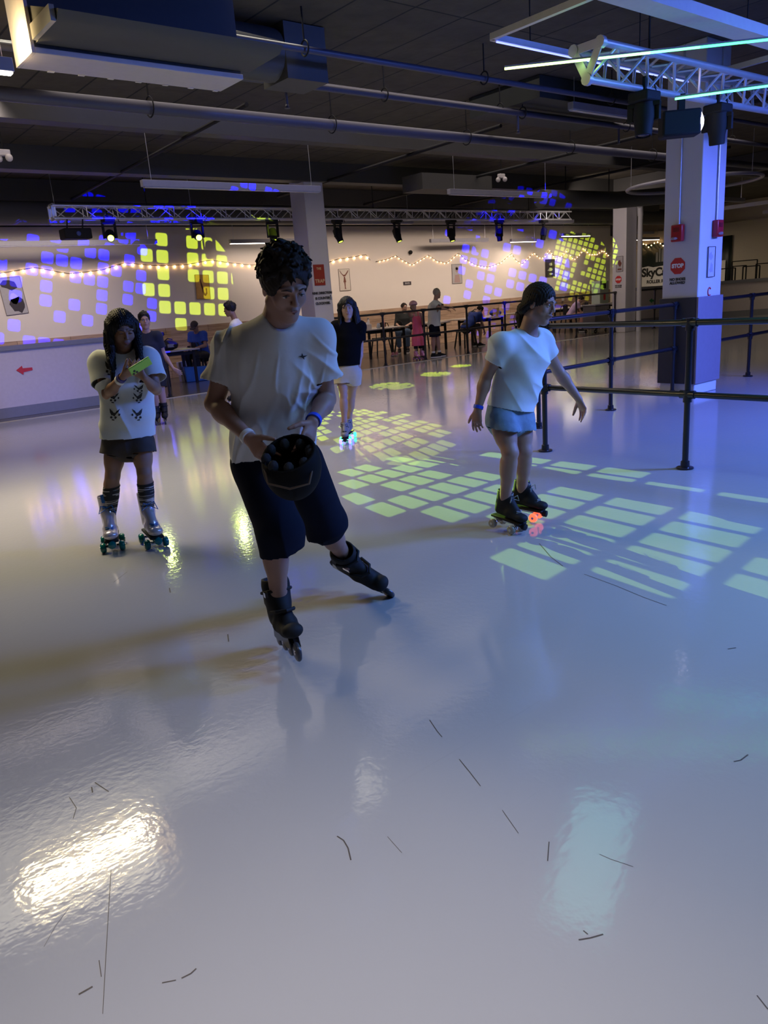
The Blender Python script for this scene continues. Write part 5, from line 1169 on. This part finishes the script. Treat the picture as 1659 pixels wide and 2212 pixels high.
    MB().box((-.036, -.070, -.005), (.036, .070, .005), fm).build('case', mat('lime_case', (.30, .62, .06), .35), t, bevel=.004)
    MB().box((-.033, -.068, .0052*zz-.0004), (.033, .068, .0052*zz+.0004), fm).build('screen', mat('phone_screen', (.05, .05, .06), .1, emit=(.5, .55, .7), es=.6), t)
    for a, b in ((-.022, .056), (-.022, .034), (-.002, .045)): MB().lathe([(.0075, 0), (.0075, .003)], 12, fm @ Matrix.Translation((a, b, -.0055*zz)) @ (Matrix.Rotation(PI, 4, 'X') if zz > 0 else Matrix.Identity(4))).build('camera_lens', M_black, t)
phone_girl()
def black_tee_girl():
    rp = V3(4.86, 6.8, 0); J = lambda x, y, da: PA(x, y, rp, da)
    side = HR; f = -HA-HU*.08+HR*.03; u = HU
    px = dict(neck=(752, 693, 0), chest=(752, 728, 0), waist=(751, 765, 0), pel=(750, 802, 0), shR=(726, 706, 0), shL=(778, 706, 0), elR=(722, 752, .04), wrR=(718, 790, .02),
              elL=(779, 755, .02), wrL=(774, 800, -.03), hipR=(738, 806, 0), hipL=(765, 806, 0), knR=(742, 856, -.04), knL=(760, 852, .08), anR=(743, 908, -.10), anL=(752, 897, .16), hc=(750, 665, -.02))
    P = figure(rp, 'long-haired girl in black t-shirt and pale shorts skating in the middle distance', px, .84, SK_lite, f, u, side, .006, .92, .90, .86,
               dict(R=(-HU, -HR*.0+HA*.3+HR, 1, (.25, .3, .35, .4), (.8, .4, .2)), L=(-HU-HR*.1, -HR, -1, (.25, .3, .35, .4), (.8, .4, .2))), lids=.9, gz=.163)
    root = P['root']; f, u, s = P['f'], P['u'], P['s']; hc = P['hc']
    hair_long(root, hc, f, u, s, M_hairb, curtain(hc, f, u, s, .93, .30, .104, 72, .0, .026, .016, 6, 3)+[([hc+s*.09-u*.02, J(774, 690, -.02), J(779, 712, -.05)], .03, .02), ([hc+f*.07+u*.085, hc+f*.097+u*.055-s*.01, hc+f*.098+u*.03-s*.025], .012, .006), ([hc+f*.07+u*.085, hc+f*.097+u*.05+s*.03], .012, .006)], .93, .006, .010, part=False, fine=8)
    tee(root, P, mat('black_cotton', (.004, .004, .005), .95, spec=.08), side, J(750, 790, 0), V3(0, 0, -1), .86, .96, .012, .60, (.064, .070), (.150, .112, .156, .118), .062, h=.007, fold=folds(.006, 50, HR, 2.2), label='black t-shirt')
    trousers(root, P, mat('cream_shorts', (.46, .40, .30), .85, var=.2, scale=9), side, .86, .46, .46, None, None, (.096, .108), (.106, .112), h=.007, fold=folds(.007, 50, HR, 7.3), label='cream shorts')
    gw = mat('glow_wheel_multi', (.3, .2, .9), .2, emit=(.25, .2, 1), es=3); gg = mat('glow_wheel_green', (.1, .8, .5), .2, emit=(.05, 1, .5), es=2)
    for q, fd in (('R', -HA), ('L', -HA-HR*.2)): quad_skate(root, P['an'+q], fd, HU+HA*.1, mat('grey_boot', (.16, .15, .16), .5), [gg, gw], M_blackm, k=.95, h=.006, tall=.06, label='grey roller skate with glowing wheels')
black_tee_girl()
def leaner():
    rp = V3(4.45, 10.35, 0); J = lambda x, y, da: PA(x, y, rp, da)
    side = HR*.96+HA*.26; f = -HA*.9+HR*.35-HU*.02; u = HU
    px = dict(neck=(316, 716, 0), chest=(322, 745, 0), waist=(330, 776, .02), pel=(338, 806, .05), shR=(294, 728, 0), shL=(340, 726, 0), elR=(292, 762, 0), wrR=(300, 795, -.05),
              elL=(354, 766, .05), wrL=(374, 796, .02), hipR=(326, 808, .05), hipL=(346, 808, .05), knR=(333, 852, -.12), knL=(349, 846, .0), anR=(342, 908, -.05), anL=(357, 903, .0), hc=(312, 692, -.02))
    P = figure(rp, 'boy in dark navy t-shirt on black inline skates, half hidden behind the phone girl', px, .90, SK_lite, f, u, side, .008, .94, .95, .95,
               dict(R=(-HU, HA, 1, (.3,)*4, (.8, .4, .2)), L=(-HU*.6+HR*.8, HA, -1, (.2,)*4, (.8, .4, .2))), lids=.4, gz=.168)
    root = P['root']; hair_short(root, P['hc'], P['f'], P['u'], P['s'], M_hairb, .94, .008, .010, .4, seed=8, tufts=60)
    tee(root, P, mat('navy_cotton', (.010, .013, .03), .9), side, J(339, 800, 0), V3(0, 0, -1), .90, .95, .012, .62, (.066, .072), h=.009, fold=None, label='dark navy t-shirt')
    trousers(root, P, M_blackm, side, .9, .75, .75, h=.009, label='black shorts')
    inline_skate(root, P['anR'], -HA+HR*.1, HU, k=.95, h=.008); inline_skate(root, P['anL'], -HA+HR*.25, HU, k=.95, h=.008)
leaner()
def side_head():
    rp = PZ(507, 872, 0); J = lambda x, y, da: PA(x, y, rp, da)
    side = HA; f = -HR-HU*.12-HA*.2; u = HU
    px = dict(neck=(508, 690, 0), chest=(511, 712, 0), waist=(512, 745, 0), pel=(513, 775, 0), shR=(505, 704, -.16), shL=(515, 702, .16), elR=(504, 742, -.18), wrR=(498, 772, -.18), elL=(514, 740, .18), wrL=(508, 770, .18),
              hipR=(512, 780, -.09), hipL=(514, 779, .09), knR=(510, 822, -.09), knL=(512, 820, .09), anR=(512, 858, -.09), anL=(514, 856, .09), hc=(496, 668, 0))
    P = figure(rp, 'dark-haired person in white shirt, seen only as a head above the front boy\'s shoulder', px, .85, SK_tan, f, u, side, .011, .88, .95, .95, lids=.5, gz=.155)
    root = P['root']; hair_short(root, P['hc'], P['f'], P['u'], P['s'], M_hairb, .88, .008, .016, .8, seed=9, tufts=90)
    tee(root, P, M_tee, side, J(513, 785, 0), V3(0, 0, -1), .85, .95, .012, .6, (.066, .072), h=.012, label='white t-shirt')
    trousers(root, P, M_blackm, side, .85, 1.85, 1.85, r0=(.095, .11), r1=(.06, .065), h=.012, name='trousers', label='black trousers')
    for q in 'RL': quad_skate(root, P['an'+q], -HR, HU, M_blackm, M_white, M_grey, k=.9, h=.01, tall=.05, label='black roller skate')
side_head()
def old_man():
    rp = V3(12.78, 13.98, 0); J = lambda x, y, da: PA(x, y, rp, da)
    side = (HA*.8-HR*.5); f = HR*.85+HA*.5; u = HU
    px = dict(neck=(941, 650, 0), chest=(938, 664, 0), waist=(938, 684, 0), pel=(937, 702, 0), shR=(937, 657, -.14), shL=(944, 656, .15), elR=(950, 666, -.26), wrR=(964, 668, -.34), elL=(958, 665, .0), wrL=(975, 664, -.2),
              hipR=(936, 706, -.08), hipL=(940, 705, .08), knR=(936, 732, -.08), knL=(945, 731, .08), anR=(936, 762, -.08), anL=(949, 760, .08), hc=(944, 634, 0))
    P = figure(rp, 'elderly grey-haired man in pale polo shirt and dark shorts leaning on the far rail', px, .95, SK_lite, f, u, side, .011, .95, 1.0, 1.08,
               dict(R=(HR-HU*.3, -HU, 1, (.5,)*4, (.6, .5, .3)), L=(HR-HU*.5, -HU, -1, (.5,)*4, (.6, .5, .3))), detail=True, lids=.5, gz=.093)
    root = P['root']; hair_short(root, P['hc'], P['f'], P['u'], P['s'], M_hairg, .95, .009, .006, .3, seed=2, tufts=20)
    tee(root, P, mat('pale_polo', (.60, .65, .65), .85, scale=40), side, J(938, 705, 0), V3(0, 0, -1), .95, 1.15, .014, .72, (.070, .078), (.17, .14, .18, .15), h=.012, name='polo_shirt', label='pale grey polo shirt')
    trousers(root, P, mat('navy_fabric', (.010, .012, .026), .85), side, .95, .85, .85, h=.012, label='dark navy shorts')
    for q, fd in (('R', HR+HA*.2), ('L', HR*.9+HA*.6)):
        shoe(root, P['an'+q], fd, M_blackm, 1.1, wi, .009, label='black trainer with white sole'); band(root, P['an'+q]+HU*.03, P['an'+q]+HU*.2, .040, wi, .06, 'sock')
old_man()
def pink_girl():
    rp = V3(12.22, 13.92, 0); J = lambda x, y, da: PA(x, y, rp, da)
    side = HR; f = -HA+HR*.15; u = HU
    px = dict(neck=(897, 673, 0), chest=(900, 686, 0), waist=(901, 701, 0), pel=(903, 718, 0), shR=(887, 681, -.03), shL=(910, 680, 0), elR=(881, 674, -.22), wrR=(893, 675, -.38), elL=(914, 700, -.02), wrL=(909, 681, -.30),
              hipR=(897, 720, 0), hipL=(907, 720, 0), knR=(898, 743, 0), knL=(908, 742, 0), anR=(898, 765, -.03), anL=(911, 764, .0), hc=(893, 661, -.04))
    P = figure(rp, 'small girl in long pink dress and pink helmet holding the far rail', px, .70, SK_lite, f, u, side, .010, .84, .9, .85, lids=.5, gz=.151)
    root = P['root']; hc = P['hc']; f, u, s = P['f'], P['u'], P['s']
    S = SDF(*bounds([hc], .18), .009); S.ell(hc+u*.035-f*.01, (.098, .092, .115), (s, u, f), 0); S.plane(hc+u*.022, (-u+f*.15).normalized()); S.build('helmet', mat('pink_helmet', (.62, .35, .38), .35), root, label='pale pink helmet')
    MB().sphere(hc-f*.05-u*.02, .07, 12, (1, 1, 1.2)).build('hair', M_hairn, root)
    D = SDF(*bounds([P['neck'], J(903, 750, 0)], .24), .010); dm = mat('pink_fabric', (.80, .13, .24), .85, var=.1)
    D.ecap(P['chest']+HU*.05, P['waist'], (.105, .085), (.105, .088), side, .02); D.ecap(P['waist'], J(905, 748, 0), (.105, .09), (.175, .15), side, .03, rc=.05)
    hem = J(904, 747, 0); D.plane(hem, V3(0, 0, -1)); tp = J(899, 683, 0); D.plane(tp, V3(0, 0, 1)); D.build('dress', dm, root, [(hem, V3(0, 0, -1), None), (tp, V3(0, 0, 1), None)], fold=None, thick=.004, label='long pink dress') if False else D.build('dress', dm, root, [(hem, V3(0, 0, -1), None)], thick=.004, disp=folds(.014, 90, HR, 3), label='long pink dress')
    for q in (-1, 1): MB().tube([tp+HR*q*.05-HA*.085, P['neck']+HR*q*.055-HA*.03+HU*.01, tp+HR*q*.05+HA*.085], .010, 6).build('strap', dm, root)
    for q in 'RL':
        band(root, P['kn'+q]-HU*.06, P['kn'+q]+HU*.1, .05, M_blackm, .1, 'knee_pad', 'black knee pad')
        quad_skate(root, P['an'+q], -HA+HR*.5, HU, mat('pink_patterned_boot', (.62, .22, .42), .5, var=.7, scale=25), mat('purple_wheel', (.25, .05, .3), .3), wi, k=.88, h=.009, tall=.07, label='pink patterned roller skate')
pink_girl()
# ------------------------------------------------------------ tables and chairs
def table(x0, x1, y0, y1, label, h=.74):
    t = empty('table', ((x0+x1)/2, (y0+y1)/2, 0), label, 'table')
    MB().box((x0, y0, h-.03), (x1, y1, h)).build('table_top', mat('pale_laminate', (.34, .30, .28), .4), t, bevel=.006)
    for x in (x0+.12, x1-.12):
        for y in (y0+.1, y1-.1): MB().bar((x, y, .0), (x, y, h-.03), .05, .05).build('leg', M_blackm, t)
    for y in (y0+.1, y1-.1): MB().bar((x0+.12, y, .66), (x1-.12, y, .66), .03, .06).build('apron', M_blackm, t)
table(6.62, 7.5, 15.4, 16.15, 'table behind the short rail, with a black backpack on it')
table(12.05, 13.45, 15.35, 16.05, 'table with cup, tissue box and pink bottle behind the far rail')
table(14.3, 14.95, 15.35, 16.05, 'small table behind the elderly man')
table(15.7, 17.2, 15.3, 16.0, 'table carrying backpacks, right of the bent man')
table(20.0, 21.7, 15.8, 16.5, 'table between the crouching child and the dispenser')
table(22.3, 24.2, 16.0, 16.7, 'table at the far end carrying the tall dispenser')
def make_chair(loc, rz, label, m=M_blackm):
    t = empty('metal_chair', loc, label, 'chair', None, rz)     # faces local -Y
    R = Matrix.Translation(loc) @ Matrix.Rotation(rz, 4, 'Z')
    MB().box((-.19, -.19, .43), (.19, .19, .45), R).build('seat', m, t, bevel=.01)
    for sx in (-1, 1):
        MB().bar(R @ V3(sx*.16, -.16, .44), R @ V3(sx*.22, -.22, 0), .035, .03).build('leg', m, t)
        MB().bar(R @ V3(sx*.16, .16, .44), R @ V3(sx*.22, .23, 0), .035, .03).build('leg', m, t)
    MB().tube([R @ V3(-.19, .17, .44), R @ V3(-.2, .2, .66), R @ V3(-.14, .22, .82), R @ V3(0, .23, .86), R @ V3(.14, .22, .82), R @ V3(.2, .2, .66), R @ V3(.19, .17, .44)], .012, 8).build('back_frame', m, t)
    MB().box((-.08, .19, .44), (.08, .2, .85), R @ Matrix.Rotation(-.05, 4, 'X')).build('backrest', m, t)
    return t
ch = make_chair(V3(8.02, 16.35, 0), PI/2+.2, 'black metal chair under the man in the blue polo')
for loc, rz, lab in (((12.05, 16.45, 0), PI, 'black metal chair under the child in the mustard top'), ((13.35, 16.45, 0), PI-.3, 'empty black metal chair behind the table with the pink bottle'), ((14.15, 16.35, 0), PI/2, 'black metal chair under the man in the black jacket'),
                     ((15.0, 16.45, 0), PI+.3, 'empty black metal chair right behind the elderly man'), ((15.25, 15.1, 0), -PI/2-.1, 'black metal chair under the bent man in blue'), ((17.3, 14.85, 0), 2.2, 'black metal chair beside the table with backpacks'),
                     ((20.1, 15.35, 0), -.5, 'black metal chair under the child in lavender'), ((20.8, 16.9, 0), PI, 'black metal chair behind the table near the crouching child'), ((22.0, 15.9, 0), PI/2, 'black metal chair left of the dispenser table'), ((23.6, 15.6, 0), .3, 'black metal chair in front of the dispenser table')):
    c = copy_tree(ch, Vector(loc), rz, lab)
# ------------------------------------------------------------ seated people
def seated(rp, fd, label, shirt, lower, hairm, k=1.0, lean=.1, skin=SK_lite, headf=None, hatm=None, arms='lap', lower_t=1.85, sleeve=.66, shoes=M_blackm, seat=.47, twist=0.0):
    rp = Vector(rp); F = Vector(fd).normalized(); L = HU.cross(F)   # L = person's left
    q = lambda a, b, c: rp+F*(a*k)+L*(b*k)+HU*c
    pz = seat+.07; ln = lean; T = lambda t: (F*math.sin(ln)+HU*math.cos(ln))*(t*k)
    pel = q(0, 0, pz); P = dict(pel=pel, waist=pel+T(.18), chest=pel+T(.36), neck=pel+T(.52), hipL=q(.02, .09, pz), hipR=q(.02, -.09, pz), knL=q(.42, .12, pz+.02), knR=q(.42, -.12, pz+.02), anL=q(.40, .12, .09), anR=q(.38, -.12, .09))
    P['shL'] = pel+T(.47)+L*.175*k; P['shR'] = pel+T(.47)-L*.175*k
    hf = Vector(headf).normalized() if headf else (F-HU*.3).normalized()
    P['hc'] = P['neck']+T(.13)+Vector((hf.x, hf.y, 0))*.03
    if arms == 'lap':
        for s_, n in ((1, 'L'), (-1, 'R')): P['el'+n] = P['sh'+n]-HU*.25*k+F*.05*k+L*s_*.04; P['wr'+n] = P['el'+n]+F*.23*k-HU*.03-L*s_*.08*k
    elif arms == 'down':
        for s_, n in ((1, 'L'), (-1, 'R')): P['el'+n] = P['sh'+n]-HU*.24*k+F*.08*k; P['wr'+n] = P['el'+n]-HU*.2*k+F*.12*k-L*s_*.06*k
    u = (HU+hf*.25).normalized()
    hd = {n: ((P['wr'+n]-P['el'+n])-HU*.05, -HU+L*(.3 if n == 'R' else -.3), 1 if n == 'R' else -1, (.4, .5, .5, .6), (.7, .6, .2)) for n in 'RL'}
    P = figure(rp, label, P, k, skin, hf, u, L*-1, .0075, .95*max(k, .9), .95, .95, hd, detail=True, lids=.6)
    root = P['root']
    if hatm:
        S = SDF(*bounds([P['hc']], .2), .01); c = P['hc']; f, u, s = P['f'], P['u'], P['s']
        S.ell(c+u*.035-f*.012, (.088, .095, .105), (s, u, f), 0); S.plane(c+u*.03, -u); S.ell(c+f*.12+u*.035, (.075, .010, .075), (s, u, f), .01); S.build('cap', hatm, root)
    if hairm: hair_short(root, P['hc'], P['f'], P['u'], P['s'], hairm, .95*max(k, .9), .010, .008 if not hatm else .001, .5, seed=int(k*100), tufts=30)
    tee(root, P, shirt, L*-1, P['pel']-HU*.0, V3(0, 0, -1), k, .98, .014, sleeve, (.068, .074), h=.013, name='shirt')
    trousers(root, P, lower, L*-1, k, lower_t, lower_t, r0=(.092, .095), r1=(.062, .066), h=.013, name='trousers' if lower_t > 1 else 'shorts')
    for n in 'RL': shoe(root, P['an'+n], F, shoes, k*1.05, wi, .011)
    return P
C_blue = mat('royal_blue_cotton', (.012, .05, .26), .85, var=.15)
P = seated((8.0, 16.3, 0), (-.9, -.45, 0), 'seated man in blue polo and dark cap looking at his phone beside the table', C_blue, M_blackm, M_hairn, 1.0, .25, SK_tan, (-.7, -.6, -.55), mat('dark_cap', (.03, .02, .02), .8), 'lap')
MB().box((-.035, -.006, -.06), (.035, .006, .06), frame_mm((P['wrL']+P['wrR'])/2+((P['wrL']-P['elL'])+(P['wrR']-P['elR'])).normalized()*.09+HU*.01, V3(.4, -.9, 0).normalized(), V3(.9, .4, 0).normalized(), HU)).build('phone', M_blackm, None, 'black phone in the hands of the man in the blue polo', 'phone')
seated((12.05, 16.4, 0), (.2, -1, 0), 'seated child in mustard top and pale pink helmet at the table behind the far rail', mat('mustard_cotton', (.36, .22, .08), .85), mat('dark_grey_cloth', (.06, .06, .07), .9), M_hairn, .80, .05, SK_lite, (.3, -1, 0), MATS['pink_helmet'], 'lap')
seated((14.12, 16.3, 0), (-.75, -.6, 0), 'seated man in black jacket and glasses behind the pink dress girl', mat('black_jacket', (.015, .018, .02), .8), mat('blue_jeans', (.05, .08, .14), .85, var=.3), M_hairn, 1.0, .0, SK_lite, (-.2, -1, 0), None, 'lap', 1.85, 1.6)
seated((15.28, 15.1, 0), (.97, -.1, 0), 'man in blue t-shirt bent forward lacing his skate beside the rail post', mat('deep_blue_cotton', (.01, .035, .22), .85), M_blackm, M_hairn, 1.0, .85, SK_lite, (.7, -.2, -.8), None, 'down', .9)
seated((20.1, 15.3, 0), (.75, -.75, 0), 'child in lavender t-shirt sitting bent over behind the rail near the woman skater', mat('lavender_cotton', (.38, .28, .42), .85), mat('rose_cloth', (.4, .2, .16), .85), M_hairn, .85, .6, SK_lite, (.3, -.6, -.7), None, 'down')
# ------------------------------------------------------------ things on and under the tables
def backpack(c, label, m, s=1.0):
    t = empty('backpack', c, label, 'bag'); c = Vector(c)
    S = SDF(*bounds([c+HU*.1*s], .3*s), .012); S.ell(c+HU*.10*s, (.22*s, .14*s, .11*s), None, 0); S.ell(c+V3(.08, -.08, .10)*s, (.10*s, .09*s, .08*s), None, .02); S.plane(c, V3(0, 0, -1)); S.build('bag_body', m, t, disp=folds(.018, 60, V3(1, 0, 1), 2))
    MB().tube([c+V3(-.12, -.05, .18)*s, c+V3(-.05, -.12, .25)*s, c+V3(.06, -.1, .22)*s], .012, 6).build('strap', M_blackm, t)
    MB().box(tuple(c+V3(-.08, -.165, .06)*s), tuple(c+V3(.07, -.12, .13)*s)).build('pocket', M_grey, t, bevel=.01)
backpack((6.95, 15.75, .741), 'black backpack on the table beside the man in the blue polo', M_blackm)
backpack((16.15, 15.65, .741), 'black and grey backpack lying on the table right of the bent man', mat('charcoal_bag', (.04, .04, .045), .8, var=.4))
backpack((17.0, 15.6, .741), 'dark blue backpack on the far end of the table with backpacks', mat('navy_bag', (.02, .03, .10), .8), .9)
backpack((16.3, 14.9, 0), 'black bag on the floor in front of the table with backpacks', M_blackm, .8)
def bottle(c, label, m, h=.24, r=.035, capm=M_grey):
    t = empty('bottle', c, label, 'bottle'); q = Matrix.Translation(c)
    MB().lathe([(r*.95, 0), (r, .01), (r, h*.75), (r*.6, h*.85), (r*.55, h*.88)], 14, q).build('bottle_body', m, t); MB().lathe([(r*.62, h*.88), (r*.62, h), (r*.4, h*1.02)], 12, q).build('cap', capm, t)
bottle((12.95, 15.8, .741), 'pink bottle on the table behind the far rail', mat('pink_plastic', (.6, .28, .25), .4)); bottle((12.5, 15.85, .741), 'tall white bottle on the table left of the pink bottle', M_white, .27, .03)
bottle((16.6, 15.7, .741), 'pink bottle with dark cap between the two backpacks on the table', mat('pink_plastic', (.6, .28, .25), .4), .28, .04, M_blackm)
MB().lathe([(.045, 0), (.05, .08), (.03, .13)], 14, Matrix.Translation((12.62, 15.6, .741))).build('cup', mat('pale_blue_plastic', (.4, .45, .55), .3), None, 'pale round cup on the table beside the white bottle', 'cup')
t = empty('tissue_box', (12.3, 15.65, .741), 'white tissue box on the table near the child in the mustard top', 'box'); MB().box((12.22, 15.58, .741), (12.38, 15.72, .87)).build('carton', M_white, t, bevel=.005); MB().prism([(12.26, 15.65, .87), (12.34, 15.65, .87), (12.32, 15.65, .93), (12.28, 15.65, .92)], (0, .01, 0)).build('tissue', wi, t)
MB().box((16.8, 15.35, .741), (16.92, 15.5, .98)).build('wooden_crate', mat('light_wood', (.4, .27, .15), .7), None, 'narrow light wooden box on the table beside the pink bottle', 'box', bevel=.004)
t = empty('shopping_bag', (7.62, 16.1, 0), 'blue reusable shopping bag on the floor beside the seated man in blue', 'bag')
MB().prism([(7.35, 15.95, 0), (7.95, 15.8, 0), (8.0, 15.8, .30), (7.32, 15.95, .34)], (.05, .22, 0)).build('bag_body', mat('blue_bag', (.01, .08, .26), .35, var=.4, scale=8), t, bevel=.01); MB().tube([(7.5, 15.92, .32), (7.55, 15.9, .5), (7.75, 15.86, .5), (7.8, 15.85, .31)], .01, 6).build('bag_handle', M_blackm, t)
MB().prism([(7.35, 16.2, 0), (7.6, 16.2, 0), (7.63, 16.2, .46), (7.33, 16.2, .44)], (0, .14, 0)).build('paper_bag', mat('grey_white_bag', (.42, .40, .40), .6), None, 'upright pale bag behind the blue shopping bag', 'bag', bevel=.01)
sr = empty('person_shoes', (13.0, 15.55, 0), 'pair of small pink trainers left on the floor under the table edge', 'shoes')
for dx in (0, .13): shoe(sr, V3(13.0+dx, 15.55, .085), V3(-.8, -.6, 0), mat('pink_canvas', (.62, .25, .26), .7), .85, wi, .009)
sr.name = 'trainers'
t = empty('dispenser_cabinet', (23.2, 16.35, .741), 'tall pale green dispenser cabinet standing on the far table', 'dispenser')
MB().box((22.95, 16.2, .741), (23.45, 16.55, 1.50)).build('cabinet', mat('pale_green_enamel', (.30, .36, .28), .4), t, bevel=.01); MB().box((23.13, 16.185, 1.25), (23.27, 16.199, 1.42)).build('display_window', M_blackm, t); MB().box((23.15, 16.185, .86), (23.25, 16.199, 1.05)).build('coin_slot', M_red, t)
t = empty('utility_cart', (20.2, 14.25, 0), 'dark grey wheeled utility cart beside the end post of the far rail', 'cart')
MB().box((19.6, 14.0, .14), (20.3, 14.45, .80)).build('bin', mat('cart_grey', (.07, .065, .07), .5), t, bevel=.02); MB().box((19.58, 13.98, .80), (20.32, 14.47, .84)).build('lid', M_grey, t, bevel=.01)
for x in (19.68, 20.22):
    for y in (14.06, 14.39): wheel(V3(x, y, .06), V3(0, 1, 0), .06, .03, M_blackm, t)
for (x, z), lab in (((7.1, 1.0), 'small white outlet box on the wood panel above the backpack table'), ((22.55, 1.0), 'small white outlet box on the wood panel near the dispenser')):
    MB().box((x-.05, WY-.06, z-.08), (x+.05, WY-.021, z+.08)).build('outlet_box', M_white, None, lab, 'outlet', bevel=.005)
# scuffs and scratches worn into the rink floor
sc = MB()
def scuff(pts, w):
    P_ = [PZ(x, y, .0006) for x, y in pts]
    for a, b in zip(P_[:-1], P_[1:]):
        d = (b-a).normalized(); n = V3(-d.y, d.x, 0)*w/2; sc.add([a-n, b-n, b+n, a+n], [(0, 1, 2, 3)])
for pts, w in (([(728, 1806), (742, 1815), (752, 1832), (758, 1858)], .004), ([(1165, 1174), (1190, 1203), (1216, 1223)], .005), ([(1262, 1240), (1330, 1265), (1390, 1290), (1440, 1308)], .004), ([(1585, 1645), (1600, 1642), (1616, 1630)], .005), ([(1572, 1402), (1590, 1399)], .006), ([(1250, 2030), (1275, 2026), (1303, 2018)], .004), ([(1260, 2010), (1270, 2018)], .003),
               ([(350, 2123), (380, 2117)], .003), ([(392, 2113), (412, 2103), (424, 2092)], .004), ([(170, 2148), (200, 2131)], .005), ([(214, 2074), (219, 2110)], .002), ([(928, 1555), (945, 1580), (955, 1592)], .003), ([(992, 1640), (1015, 1668), (1038, 1698)], .003), ([(1085, 1750), (1120, 1800)], .002), ([(1186, 1818), (1183, 1860)], .003), ([(150, 1722), (165, 1745), (158, 1768)], .002), ([(205, 1690), (235, 1710)], .003), ([(198, 1700), (200, 1712)], .004),
               ([(492, 1370), (494, 1386)], .006), ([(366, 1270), (368, 1280)], .006), ([(245, 1258), (275, 1235)], .003), ([(240, 1880), (235, 1960), (228, 2080), (222, 2190)], .0015), ([(95, 2045), (120, 2000), (150, 1960)], .001), ([(1635, 2150), (1659, 2180)], .003), ([(837, 1807), (868, 1842)], .0015), ([(1295, 1845), (1320, 1856), (1368, 1872)], .0015)):
    scuff(pts, w)
so_ = sc.build('floor_scuffs', mat('scuff_dark', (.07, .055, .045), .6), bpy.data.objects['floor'], smooth=False); so_['kind'] = 'stuff'
